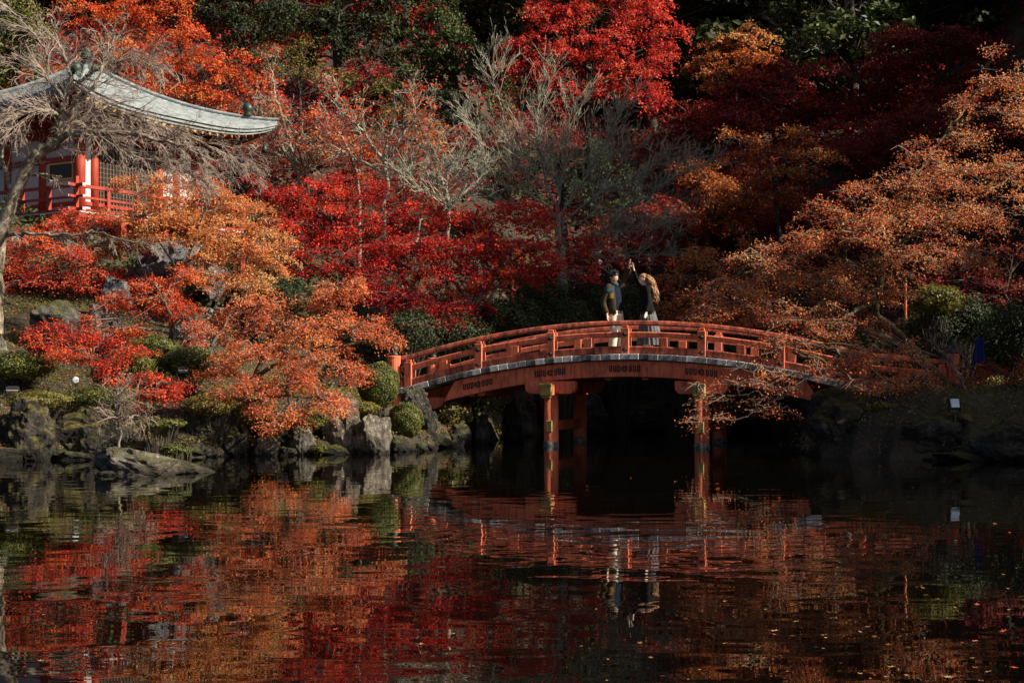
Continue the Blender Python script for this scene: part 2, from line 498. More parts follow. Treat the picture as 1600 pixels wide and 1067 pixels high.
def paint_mat(name, base, dark, lo=0.44, hi=0.66):
    """weathered vermilion paint: worn patches, rain streaks, fine grain"""
    m, nt, out = new_mat(name)
    tc = N(nt, 'TexCoord')
    mp = N(nt, 'Mapping'); mp.inputs['Scale'].default_value = (1.0, 1.0, 0.45); nt.links.new(tc.outputs['Object'], mp.inputs[0])
    n1 = N(nt, 'TexNoise', Scale=7.0, Detail=8.0, Roughness=0.7); nt.links.new(mp.outputs[0], n1.inputs['Vector'])
    r1 = ramp(nt, [(lo, (0, 0, 0)), (hi, (1, 1, 1))]); nt.links.new(n1.outputs[0], r1.inputs[0])
    n2 = N(nt, 'TexNoise', Scale=1.6, Detail=3.0); nt.links.new(tc.outputs['Object'], n2.inputs['Vector'])
    r2 = ramp(nt, [(0.3, tuple(0.78*x for x in base)), (0.7, tuple(min(1, 1.12*x) for x in base))]); nt.links.new(n2.outputs[0], r2.inputs[0])
    mx = N(nt, 'MixRGB'); mx.inputs[2].default_value = (*dark, 1)
    sc = N(nt, 'Math', operation='MULTIPLY'); sc.inputs[1].default_value = 0.8
    nt.links.new(r1.outputs[0], sc.inputs[0]); nt.links.new(sc.outputs[0], mx.inputs[0]); nt.links.new(r2.outputs[0], mx.inputs[1])
    # rain streaks and sun-bleached patches
    ms = N(nt, 'Mapping'); ms.inputs['Scale'].default_value = (9.0, 9.0, 0.7); nt.links.new(tc.outputs['Object'], ms.inputs[0])
    n4 = N(nt, 'TexNoise', Scale=1.6, Detail=5.0, Roughness=0.6); nt.links.new(ms.outputs[0], n4.inputs['Vector'])
    r4 = ramp(nt, [(0.50, (1, 1, 1)), (0.66, (0.45, 0.36, 0.34))]); nt.links.new(n4.outputs[0], r4.inputs[0])
    mul = N(nt, 'MixRGB', blend_type='MULTIPLY'); mul.inputs[0].default_value = 0.85
    nt.links.new(mx.outputs[0], mul.inputs[1]); nt.links.new(r4.outputs[0], mul.inputs[2])
    n5 = N(nt, 'TexNoise', Scale=3.1, Detail=7.0, Roughness=0.7); nt.links.new(tc.outputs['Object'], n5.inputs['Vector'])
    r5 = ramp(nt, [(0.56, (0, 0, 0)), (0.70, (0.5, 0.5, 0.5))]); nt.links.new(n5.outputs[0], r5.inputs[0])
    ble = N(nt, 'MixRGB'); ble.inputs[2].default_value = (min(1, base[0]*1.02), base[1]*2.1, base[2]*2.6, 1)
    nt.links.new(r5.outputs[0], ble.inputs[0]); nt.links.new(mul.outputs[0], ble.inputs[1])
    mx = ble
    pb = N(nt, 'BsdfPrincipled', Roughness=0.62); pb.inputs['Specular IOR Level'].default_value = 0.3
    nt.links.new(mx.outputs[0], pb.inputs['Base Color'])
    n3 = N(nt, 'TexNoise', Scale=45.0, Detail=5.0); nt.links.new(mp.outputs[0], n3.inputs['Vector'])
    bp = N(nt, 'Bump', Strength=0.35, Distance=0.006); nt.links.new(n3.outputs[0], bp.inputs['Height']); nt.links.new(bp.outputs[0], pb.inputs['Normal'])
    nt.links.new(pb.outputs[0], out.inputs[0])
    return m


M['vermilion'] = paint_mat('vermilion_paint', (0.62, 0.145, 0.070), (0.12, 0.032, 0.02), 0.50, 0.70)
M['wornrail'] = paint_mat('worn_vermilion_paint', (0.50, 0.11, 0.055), (0.07, 0.024, 0.018), 0.42, 0.58)
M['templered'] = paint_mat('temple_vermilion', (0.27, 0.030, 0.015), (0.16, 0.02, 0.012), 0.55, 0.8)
M['plank'] = surf_mat('weathered_plank', [(0.28, (0.06, 0.058, 0.055)), (0.42, (0.36, 0.35, 0.34)), (0.56, (0.58, 0.57, 0.55)), (0.75, (0.72, 0.71, 0.69))], 5, 0.85, 0.5, 30, coord='Object', stretch=(2.5, 0.5, 4))
M['plankdark'] = surf_mat('stained_plank', [(0.3, (0.02, 0.02, 0.02)), (0.5, (0.10, 0.098, 0.095)), (0.7, (0.3, 0.29, 0.28))], 5, 0.85, 0.5, 30, stretch=(2.5, 0.5, 4))
M['plankmid'] = surf_mat('grey_plank', [(0.3, (0.03, 0.03, 0.03)), (0.5, (0.24, 0.235, 0.23)), (0.7, (0.5, 0.49, 0.48))], 7, 0.85, 0.5, 30, stretch=(2.5, 0.5, 4))
M['iron'] = surf_mat('black_iron', [(0.3, (0.008, 0.007, 0.007)), (0.7, (0.025, 0.02, 0.018))], 20, 0.5, 0.2, 60)
M['brass'] = surf_mat('tarnished_brass', [(0.3, (0.16, 0.12, 0.03)), (0.7, (0.36, 0.28, 0.08))], 9, 0.5, 0.2, 40, metal=0.35)
M['bronze'] = surf_mat('green_bronze', [(0.3, (0.015, 0.025, 0.02)), (0.7, (0.05, 0.07, 0.055))], 8, 0.5, 0.2, 40, metal=0.4)
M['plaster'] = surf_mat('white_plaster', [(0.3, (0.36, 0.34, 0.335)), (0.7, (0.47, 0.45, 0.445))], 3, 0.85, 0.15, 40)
M['cream'] = surf_mat('cream_plaster', [(0.3, (0.55, 0.40, 0.22)), (0.7, (0.66, 0.5, 0.29))], 3, 0.85, 0.1, 40)
M['roofing'] = surf_mat('grey_shingle', [(0.3, (0.085, 0.10, 0.105)), (0.5, (0.17, 0.195, 0.205)), (0.7, (0.26, 0.285, 0.29))], 4, 0.75, 0.5, 25, stretch=(1, 1, 3))
M['black'] = surf_mat('black_lacquer', [(0.3, (0.008, 0.008, 0.008)), (0.7, (0.018, 0.017, 0.016))], 9, 0.5, 0)
M['goldframe'] = surf_mat('gold_trim', [(0.3, (0.35, 0.20, 0.03)), (0.7, (0.55, 0.33, 0.06))], 6, 0.45, 0)
M['wetwood'] = surf_mat('eroded_wood', [(0.3, (0.03, 0.028, 0.026)), (0.5, (0.12, 0.11, 0.10)), (0.72, (0.3, 0.29, 0.27))], 14, 0.9, 0.6, 40)

# ------------------------------------------------------------------ land and water
def sx(px, Y): return ((px-800)*Y/F, Y)


SHORE = [(-150, 20), (-60, 22), (-14, 23.4)] + [sx(*p) for p in (
    (0, 24.6), (60, 25.2), (140, 25.7), (300, 26.0), (390, 26.7), (470, 27.2), (560, 27.6), (620, 28.2), (665, 29.0),
    (690, 30.4), (735, 31.8), (765, 33.6), (790, 36.0), (830, 38.8), (900, 40.3), (1250, 40.5), (1290, 36), (1285, 32),
    (1270, 29.5), (1262, 27.6), (1280, 26.2), (1350, 25.4), (1600, 24.8))] + [(14, 24.0), (25, 22.5), (60, 18), (150, 18), (150, 220), (-150, 220)]
SH = np.array(SHORE)
SEGA, SEGB = SH[2:-4], SH[3:-3]


def inside(x, y):
    r = np.zeros(x.shape, bool); j = len(SH)-1
    for i in range(len(SH)):
        xi, yi = SH[i]; xj, yj = SH[j]
        c = ((yi > y) != (yj > y)) & (x < (xj-xi)*(y-yi)/(yj-yi+1e-12)+xi)
        r ^= c; j = i
    return r


def shore_dist(x, y):
    d = np.full(x.shape, 1e9)
    for a, b in zip(SH[1:-3], SH[2:-2]):
        ab = b-a; L2 = (ab**2).sum()
        t = np.clip(((x-a[0])*ab[0]+(y-a[1])*ab[1])/L2, 0, 1)
        d = np.minimum(d, np.hypot(x-a[0]-t*ab[0], y-a[1]-t*ab[1]))
    return d


def sstep(a, b, x):
    t = np.clip((x-a)/(b-a), 0, 1); return t*t*(3-2*t)


def gz(x, y):
    x = np.asarray(x, float); y = np.asarray(y, float)
    ins = inside(x, y); d = shore_dist(x, y)
    left = 0.22+0.35*np.minimum(d, 0.6)+0.42*np.maximum(d-0.6, 0)
    left = np.minimum(left, 5.55)
    right = 0.5+0.75*np.minimum(d, 0.8)+0.06*np.minimum(d, 12)
    w = sstep(-3.0, 1.5, x)
    z = left*(1-w)+right*w
    # the left bank is low and gentle near the bridge end
    near = np.exp(-(((x+3.4)/2.6)**2+((y-31.2)/2.6)**2))
    z = z*(1-near)+np.minimum(z, 1.05)*near
    z = z+0.55*np.maximum(y-42.0, 0)*sstep(42, 50, y)
    # an unseen spur added on the right to shade the slope
    z = z+np.minimum(1.1*np.maximum(x-17.5, 0), 13)*sstep(31, 37, y)
    z = np.minimum(z, 48+0.05*y)
    bumps = 0.07*np.sin(x*2.3+y*1.1)*np.cos(y*1.9-x*0.7)+0.04*np.sin(x*5.1-y*3.3)
    z = np.where(ins, z+bumps*np.minimum(d, 1), -0.12-0.5*np.minimum(d, 1.5))
    return z


def axis(lo, a, b, hi, st):
    core = np.arange(a, b+1e-6, st)
    def out(start, end):
        v = [start]; s = st
        while abs(v[-1]-end) > 1e-3:
            s *= 1.25; nx = v[-1]+math.copysign(s, end-start)
            if (nx-end)*(end-start) > 0: nx = end
            v.append(nx)
        return v[1:]
    return np.array(out(a, lo)[::-1]+list(core)+out(b, hi))


gx = axis(-140, -20, 20, 140, 0.3); gy = axis(-140, 22, 46, 200, 0.3)
XX, YY = np.meshgrid(gx, gy)
ZZ = gz(XX, YY)
nx_, ny_ = len(gx), len(gy)
idx = np.arange(nx_*ny_).reshape(ny_, nx_)
quads = np.stack([idx[:-1, :-1], idx[:-1, 1:], idx[1:, 1:], idx[1:, :-1]], -1).reshape(-1, 4)
g = obj_np('ground', np.stack([XX, YY, ZZ], -1).reshape(-1, 3), [quads], M['ground'], smooth=True)
tag(g, 'mossy pond banks and wooded hillside rising behind', None, kind='structure')
w = MB().add([(-140, -140, 0), (140, -140, 0), (140, 46, 0), (-140, 46, 0)], [(0, 1, 2, 3)]).build('water', M['water'])
tag(w, 'dark still pond mirroring the maples and the bridge', None, kind='structure')


# ------------------------------------------------------------------ arched bridge
BR_A = math.radians(-16.0)
BR_O = ((975-800)*30.2/F, 30.2)
bridge = empty('arched_bridge', (BR_O[0], BR_O[1], 0), 'arched vermilion wooden footbridge on pillars over the pond', 'bridge', rz=BR_A)
PAN = 1.6
BW = 2.9                                      # width of the deck


def br(s, y, z=0.0):
    """bridge coordinates -> world"""
    c, n = math.cos(BR_A), math.sin(BR_A)
    return np.array((BR_O[0]+c*s-n*y, BR_O[1]+n*s+c*y, z))


def zd(s):
    a = abs(s)
    return 1.935-0.69*(a/4.8)**2 if a <= 4.8 else 1.245-0.10*(a-4.8)


def strip(st, sb, y0, y1, zt, zb, n=36):
    """curved beam: top runs over st, bottom over sb"""
    vs = []
    for i in range(n+1):
        t = i/n
        a = st[0]+(st[1]-st[0])*t; b = sb[0]+(sb[1]-sb[0])*t
        vs += [(b, y0, zb(b)), (b, y1, zb(b)), (a, y1, zt(a)), (a, y0, zt(a))]
    fs = []
    for i in range(n):
        p, q = 4*i, 4*i+4
        for k in range(4):
            fs.append((p+k, p+(k+1) % 4, q+(k+1) % 4, q+k))
    fs += [(3, 2, 1, 0), tuple(4*n+k for k in range(4))]
    return MB().add(vs, fs)


dk = lambda s: zd(s)-0.135
gb = lambda s: zd(s)-0.135-0.34-0.035*(s/3.2)**2
for yy in (0.06, BW-0.26):
    o = strip((-3.72, 3.72), (-3.98, 3.98), yy, yy+0.2, lambda s: dk(s)-0.003, gb).build('girder', M['vermilion'], bridge, bevel=0.012)
for yy in (0.75, BW-1.0):
    strip((-4.75, 4.75), (-4.75, 4.75), yy, yy+0.25, lambda s: dk(s)-0.004, lambda s: dk(s)-0.28).build('inner_beam', M['vermilion'], bridge, bevel=0.01)
# corbels that carry the ends of the girders
for sgn in (-1, 1):
    for yy in (0.30, BW-0.55):
        prof = [(-4.7, 1.02), (-4.7, 0.74), (-4.28, 0.76), (-4.12, 0.82), (-4.04, 0.92), (-4.03, 1.02)]
        MB().prism([(p[0] if sgn < 0 else -p[0], p[1]) for p in prof], 'y', yy, yy+0.28).build('corbel', M['vermilion'], bridge, bevel=0.012)
# emblem of bars and a triple swirl, five times on the front girder
def emblem(s0):
    mb = MB()
    zc = (dk(s0)+gb(s0))/2
    slope = (zd(s0+0.1)-zd(s0-0.1))/0.2
    yf, yb = 0.048, 0.0605
    def pt(u, v): return (s0+u, zc+v+slope*u)
    for k in range(-4, 5):
        if abs(k) <= 1 and k != 0: pass
        if k == 0: continue
        u = k*0.082+(0.012 if k > 0 else -0.012)
        if abs(k) == 1: u = math.copysign(0.125, k)
        elif k > 0: u = 0.125+(k-1)*0.085
        else: u = -0.125+(k+1)*0.085
        if abs(k) == 4: continue
        h = 0.070; r = 0.030; t = 0.020
        outer = [(-r, h)]+[(-r*math.cos(a), -h+r-r*math.sin(a)) for a in np.linspace(0, math.pi, 7)]+[(r, h)]
        inner = [(r-t, h)]+[((r-t)*math.cos(a), -h+r-(r-t)*math.sin(a)) for a in np.linspace(0, math.pi, 7)]+[(-r+t, h)]
        m = len(outer)
        o2 = [pt(u+p[0], p[1]) for p in outer]; i2 = [pt(u+p[0], p[1]) for p in inner[::-1]]
        vs = [(p[0], yf, p[1]) for p in o2]+[(p[0], yf, p[1]) for p in i2]+[(p[0], yb, p[1]) for p in o2]+[(p[0], yb, p[1]) for p in i2]
        fs = []
        for i in range(m-1):
            fs += [(i, i+1, m+i+1, m+i), (2*m+i, 2*m+i+1, i+1, i), (m+i, m+i+1, 3*m+i+1, 3*m+i)]
        mb.add(vs, fs)
    for j in range(3):                       # three commas
        a0 = j*2*math.pi/3+0.4
        cen = []
        for t in np.linspace(0, 1, 9):
            a = a0+t*3.3; r = 0.024+0.050*t; wd = 0.026*(1-t)**0.6+0.006
            cen.append((a, r, wd))
        o2 = [pt((r+wd*0.5)*math.cos(a), (r+wd*0.5)*math.sin(a)) for a, r, wd in cen]
        i2 = [pt((r-wd*0.5)*math.cos(a), (r-wd*0.5)*math.sin(a)) for a, r, wd in cen]
        m = len(o2)
        vs = [(p[0], yf, p[1]) for p in o2]+[(p[0], yf, p[1]) for p in i2]+[(p[0], yb, p[1]) for p in o2]+[(p[0], yb, p[1]) for p in i2]
        fs = []
        for i in range(m-1):
            fs += [(i, i+1, m+i+1, m+i), (2*m+i, 2*m+i+1, i+1, i), (m+i, m+i+1, 3*m+i+1, 3*m+i)]
        mb.add(vs, fs)
    return mb.build('emblem', M['iron'], bridge)


for k in range(-2, 3): emblem(k*PAN)

# deck planks, one by one
rng = np.random.default_rng(3)
plank_me = [MB().box(-0.100, 0.100, -0.03, BW+0.03, -0.12, 0).build('deck_plank', M[('plank', 'plankmid', 'plankdark')[i]], bridge, bevel=0.006) for i in range(3)]
protos = [o.data for o in plank_me]
for o in plank_me: bpy.data.objects.remove(o)
s = -5.2; n = 0
while s < 6.7:
    o = bpy.data.objects.new('deck_plank', protos[int(rng.choice(3, p=(.45, .35, .2)))]); link(o, bridge)
    sl = (zd(s+0.05)-zd(s-0.05))/0.1
    o.location = (s, rng.normal(0, 0.004), zd(s)+rng.normal(0, 0.0025)); o.rotation_euler = (0, -math.atan(sl), 0)
    s += 0.203*math.cos(math.atan(sl)); n += 1

# railings
def railing(yc, front):
    sg = -1 if front else 1
    def bar(z0, z1, hw, name, mat, s0=-4.98, s1=6.42):
        return strip((s0, s1), (s0, s1), yc-hw, yc+hw, lambda s: zd(s)+z1, lambda s: zd(s)+z0, 60).build(name, mat, bridge, bevel=0.018)
    # rounded top rail
    prof = [(-0.065, 0.03), (-0.05, 0.085), (-0.02, 0.108), (0.02, 0.108), (0.05, 0.085), (0.065, 0.03), (0.045, 0.0), (-0.045, 0.0)]
    rings = [[(s, yc+p[0], zd(s)+0.595+p[1]) for p in prof] for s in np.linspace(-4.98, 6.42, 62)]
    MB().loft(rings).build('top_rail', M['wornrail'], bridge, bevel=0)
    bar(0.350, 0.465, 0.10, 'middle_rail', M['vermilion'])
    bar(0.004, 0.165, 0.13, 'bottom_rail', M['wornrail'])
    for k in range(-3, 5):
        s = k*PAN
        if k == 4: s = 6.33
        wd = 0.085
        z0 = zd(s)
        MB().box(s-wd, s+wd, yc-0.15, yc+0.15, z0+0.002, z0+0.54).box(s-wd*0.72, s+wd*0.72, yc-0.11, yc+0.11, z0+0.541, z0+0.60).build('rail_post', M['vermilion'], bridge, bevel=0.01)
        if -2 <= k <= 3:
            for zz in (0.41, 0.085):
                d = MB(); a, b = 0.085, 0.058
                yf = yc+sg*0.1515
                ring = [(a, 0), (a*0.35, b*0.55), (0, b), (-a*0.35, b*0.55), (-a, 0), (-a*0.35, -b*0.55), (0, -b), (a*0.35, -b*0.55)]
                vs = [(s+p[0], yf, z0+zz+p[1]) for p in ring]+[(s+p[0]*0.45, yf+sg*0.018, z0+zz+p[1]*0.45) for p in ring]+[(s, yf+sg*0.03, z0+zz)]
                fs = [(i, (i+1) % 8, 8+(i+1) % 8, 8+i) for i in range(8)]+[(8+i, 8+(i+1) % 8, 16) for i in range(8)]
                d.add(vs, fs).build('nail_cover', M['iron'], bridge)
    for k in range(-3, 4):
        s = (k+0.5)*PAN
        if k == 3: s = 5.6
        z0 = zd(s)
        sl = (zd(s+0.05)-zd(s-0.05))/0.1
        a = 0.09
        MB().prism([(s-a, z0-sl*a+0.16), (s+a, z0+sl*a+0.16), (s+a, z0+sl*a+0.355), (s-a, z0-sl*a+0.355)], 'y', yc-0.12, yc+0.12).build('rail_block', M['vermilion'], bridge, bevel=0.008)


railing(0.22, True)
railing(BW-0.22, False)
# end posts with bronze finials
def newel(s, y, zb, zt, r):
    o = MB().lathe([(r*1.02, zb), (r*1.02, zt-0.05), (r*1.06, zt-0.045), (r*1.06, zt-0.015), (r*0.92, zt)], 20, (s, y, 0)).build('end_post', M['vermilion'], bridge, smooth=False)
    f = MB().lathe([(0.085, zt), (0.085, zt+0.05), (0.06, zt+0.06), (0.055, zt+0.08), (0.09, zt+0.12), (0.095, zt+0.16), (0.06, zt+0.21), (0.02, zt+0.25), (0.004, zt+0.285)], 16, (s, y, 0)).build('finial', M['bronze'], o, smooth=True)


newel(-5.14, 0.16, 0.55, 1.93, 0.145)
newel(-5.14, BW-0.16, 0.55, 1.93, 0.145)
newel(6.55, 0.16, 0.75, 1.90, 0.115)
newel(6.55, BW-0.16, 0.75, 1.90, 0.115)
# pillars, cap beams, ties
for sp in (-PAN, PAN):
    for yy in (0.16, 0.16+2.62):
        p = MB().lathe([(0.158, -0.6), (0.155, 0.02), (0.15, 1.14)], 18, (sp, yy, 0)).build('pillar', M['vermilion'], bridge, smooth=True)
        MB().lathe([(0.163, -0.5), (0.168, 0.03), (0.164, 0.085), (0.157, 0.10)], 18, (sp, yy, 0)).build('eroded_foot', M['wetwood'], p, smooth=True)
        top = gb(sp)-0.004
        z0 = top-0.27
        prof = [(-0.55, top), (-0.55, top-0.10)]+[(-0.55+0.15*(1-math.cos(a)), top-0.12-0.15*math.sin(a)) for a in np.linspace(0.2, math.pi/2, 5)]
        prof = prof+[(-x, z) for x, z in prof[::-1]]
        MB().prism([(sp+x, z) for x, z in prof], 'y', yy-0.125, yy+0.125).build('cap_beam', M['vermilion'], bridge, bevel=0.012)
    zt = gb(sp)-0.06
    b = MB().box(sp-0.11, sp+0.11, -0.26, BW+0.24, zt-0.24, zt-0.02).build('cross_beam', M['vermilion'], bridge, bevel=0.01)
    MB().box(sp-0.125, sp+0.125, -0.33, -0.20, zt-0.255, zt-0.005).box(sp-0.137, sp+0.137, -0.338, -0.29, zt-0.06, zt+0.008).box(sp-0.10, sp+0.10, -0.31, -0.21, zt-0.30, zt-0.256).build('brass_cap', M['brass'], b, bevel=0.012)
    t = MB().box(sp-0.055, sp+0.055, -0.02, BW-0.02, 0.32, 0.53).build('tie_beam', M['vermilion'], bridge, bevel=0.008)
    MB().box(sp-0.066, sp+0.066, -0.06, 0.02, 0.31, 0.54).build('brass_cap', M['brass'], t, bevel=0.008)
for s in (-3.2, -0.4, 0.4, 3.2):             # cross bearers under the deck with small brass tips
    zt = gb(s)+0.10
    b = MB().box(s-0.07, s+0.07, 0.27, BW-0.27, zt-0.16, zt).build('bearer', M['vermilion'], bridge)

# ------------------------------------------------------------------ temple hall
TU = np.array((0.53, 0.848)); TV = np.array((-0.848, 0.53))
TW = 4.25; TOV = 1.7
TC = np.array((-12.18, 41.63)); TZ = 5.80
temple = empty('temple_hall', (TC[0], TC[1], TZ), 'small white and vermilion temple hall with an upswept grey roof', 'temple', rz=math.atan2(TU[1], TU[0]))
hw = TW/2
zl = lambda z: z-TZ
WALL_T = 8.04-TZ                              # top of the wall panels (local)
EAVE = 8.62-TZ; APEX = 10.35-TZ; E = hw+TOV


def roof_z(t, a):
    return EAVE+(APEX-EAVE)*(0.55*t+0.45*t**2.3)+0.42*(1-t)**2*abs(a)**3.2


def roof_pt(t, a, side, dz=0.0, ex=0.0):
    e = (E+ex)*(1-t)+0.16*t
    p = (a*e, -e) if side == 0 else ((e, a*e) if side == 1 else ((-a*e, e) if side == 2 else (-e, -a*e)))
    return (p[0], p[1], roof_z(t, a)+dz)


mb = MB(); NR, NA = 30, 28
for side in range(4):
    for i in range(NR):
        t0, t1 = i/NR, (i+1)/NR
        vs = []
        for j in range(NA+1):
            a = -1+2*j/NA
            vs += [roof_pt(t0, a, side, 0.0), roof_pt(t0, a, side, 0.014), roof_pt(t1, a, side, 0.0)]
        fs = []
        for j in range(NA):
            p, q = 3*j, 3*j+3
            fs += [(p, q, q+1, p+1), (p+1, q+1, q+2, p+2)]
        mb.add(vs, fs)
roof = mb.build('roof', M['roofing'], temple)
# layered eave edge
for lay, (ex, d0, d1) in enumerate(((0.0, 0.0, -0.10), (-0.05, -0.10, -0.19), (-0.11, -0.19, -0.27))):
    mb = MB()
    for side in range(4):
        vs = []
        for j in range(NA+1):
            a = -1+2*j/NA
            vs += [roof_pt(0, a, side, d0+0.001, ex), roof_pt(0, a, side, d1, ex), roof_pt(0, a, side, d1, ex-0.25)]
        fs = []
        for j in range(NA):
            p, q = 3*j, 3*j+3
            fs += [(p, p+1, q+1, q), (p+1, p+2, q+2, q+1)]
        mb.add(vs, fs)
    mb.build('eave_edge', M['roofing'], roof)
# soffit
mb = MB()
for side in range(4):
    vs = []
    for j in range(NA+1):
        a = -1+2*j/NA
        p = roof_pt(0, a, side, -0.25, -0.12)
        k = hw*0.98
        q = (a*k, -k) if side == 0 else ((k, a*k) if side == 1 else ((-a*k, k) if side == 2 else (-k, -a*k)))
        vs += [p, (q[0], q[1], WALL_T+0.62)]
    mb.add(vs, [(2*j, 2*j+1, 2*j+3, 2*j+2) for j in range(NA)])
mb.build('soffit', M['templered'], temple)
# hip ridges and finial
for kx, ky in ((-1, -1), (1, -1), (1, 1), (-1, 1)):
    pts = [(kx*((E+0.02)*(1-t)+0.16*t), ky*((E+0.02)*(1-t)+0.16*t), roof_z(t, 1)+0.05) for t in np.linspace(0, 1, 16)]
    V, Q = tube(pts, np.linspace(0.045, 0.07, 16), 8)
    r = obj_np('hip_ridge', V, [Q], M['roofing'], roof)
    p = (kx*(E*0.84), ky*(E*0.84), roof_z(0.16, 1)+0.06)
    MB().lathe([(0.10, 0), (0.13, 0.06), (0.10, 0.12), (0.14, 0.17), (0.16, 0.26), (0.11, 0.36), (0.03, 0.42)], 14, p).build('ridge_ornament', M['bronze'], roof, smooth=True)
MB().box(-0.30, 0.30, -0.30, 0.30, APEX-0.2, APEX+0.08).lathe([(0.2, 0), (0.22, 0.08), (0.10, 0.14), (0.16, 0.22), (0.17, 0.30), (0.10, 0.40), (0.02, 0.5)], 16, (0, 0, APEX+0.081)).build('finial', M['bronze'], temple)
# rafters with gilded tips along the two sides in view
for side in (0, 3):
    for lay in (0, 1):
        for j in range(25):
            a = -0.96+1.92*j/24
            p = np.array(roof_pt(0, a, side, -0.31-0.11*lay, -0.16-0.5*lay))
            k = hw
            q = np.array((a*k*1.0, -k, WALL_T+0.50-0.11*lay) if side == 0 else (-k, -a*k, WALL_T+0.50-0.11*lay))
            d = (q-p); d /= np.linalg.norm(d)
            V, Q = sticks([p], [q], [0.055], [0.055], 4)
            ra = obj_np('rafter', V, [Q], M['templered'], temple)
            V, Q = sticks([p-d*0.012], [p+d*0.02], [0.062], [0.062], 4)
            obj_np('rafter_cap', V, [np.vstack([Q, [[0, 3, 2, 1]]])], M['goldframe'], ra)
# wall core, posts, beams
MB().box(-hw+0.14, hw-0.14, -hw+0.14, hw-0.14, -0.1, WALL_T+0.55).build('core', M['black'], temple)
def face(u, side, d=0.0):
    """point along a face; u from the near corner"""
    return (-hw+u, -hw-d) if side == 0 else (-hw-d, -hw+u)


def fbox(mb, side, u0, u1, d0, d1, z0, z1):
    a = face(u0, side, d0); b = face(u1, side, d1)
    return mb.box(min(a[0], b[0]), max(a[0], b[0]), min(a[1], b[1]), max(a[1], b[1]), z0, z1)


for cx, cy in ((-hw, -hw), (hw, -hw), (-hw, hw)):
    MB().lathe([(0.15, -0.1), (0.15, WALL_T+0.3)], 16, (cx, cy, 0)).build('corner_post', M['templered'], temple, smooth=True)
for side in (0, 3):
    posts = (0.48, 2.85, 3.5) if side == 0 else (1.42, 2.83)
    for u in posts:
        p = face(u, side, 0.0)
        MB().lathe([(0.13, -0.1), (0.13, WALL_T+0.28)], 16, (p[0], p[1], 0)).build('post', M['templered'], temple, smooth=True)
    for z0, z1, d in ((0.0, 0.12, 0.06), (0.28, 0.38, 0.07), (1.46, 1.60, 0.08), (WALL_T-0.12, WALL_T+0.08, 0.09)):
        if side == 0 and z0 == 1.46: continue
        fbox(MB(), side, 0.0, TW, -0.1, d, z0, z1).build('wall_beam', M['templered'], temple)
    # plaster panels between the posts
    edges = [0.0]+list(posts)+[TW]
    for a, b in zip(edges[:-1], edges[1:]):
        if side == 0 and b-a > 1.5: continue
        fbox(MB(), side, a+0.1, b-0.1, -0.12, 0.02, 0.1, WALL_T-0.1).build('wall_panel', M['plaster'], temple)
    fbox(MB(), side, 0.1, TW-0.1, -0.12, 0.0, WALL_T+0.08, WALL_T+0.5).build('frieze_panel', M['cream'], temple)
    fbox(MB(), side, -0.1, TW+0.1, -0.1, 0.12, WALL_T+0.46, WALL_T+0.58).build('eave_beam', M['templered'], temple)
    # bracket sets above the posts
    for u in [0.0]+list(posts)+[TW]:
        m = MB()
        for wz, (hw_, dz0, dz1, dd) in enumerate(((0.16, 0.09, 0.17, 0.16), (0.30, 0.171, 0.27, 0.20), (0.42, 0.271, 0.36, 0.26), (0.52, 0.361, 0.455, 0.32))):
            fbox(m, side, u-hw_, u+hw_, -0.05, dd, WALL_T+dz0, WALL_T+dz1)
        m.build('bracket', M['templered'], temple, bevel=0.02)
# framed dark window on the left-hand face, lattice doors on the right-hand face
m = MB(); wu0, wu1, wz0, wz1 = 0.24, 1.12, 1.02, 1.40
win = fbox(MB(), 3, wu0, wu1, 0.0, 0.035, wz0, wz1).build('window', M['black'], temple)
for args in ((wu0-0.05, wu1+0.05, wz1, wz1+0.05), (wu0-0.05, wu1+0.05, wz0-0.05, wz0), (wu0-0.05, wu0, wz0+0.001, wz1-0.001), (wu1, wu1+0.05, wz0+0.001, wz1-0.001)):
    fbox(m, 3, args[0], args[1], 0.0, 0.06, args[2], args[3])
m.build('window_frame', M['goldframe'], win)
door = fbox(MB(), 0, 0.60, 2.72, -0.1, 0.02, 0.12, WALL_T-0.12).build('lattice_door', M['black'], temple)
m = MB()
for i in range(18): fbox(m, 0, 0.66+i*0.115, 0.685+i*0.115, 0.02, 0.05, 0.14, WALL_T-0.14)
for i in range(14): fbox(m, 0, 0.62, 2.70, 0.021, 0.04, 0.2+i*0.125, 0.22+i*0.125)
m.build('lattice', M['browntwig'], door)
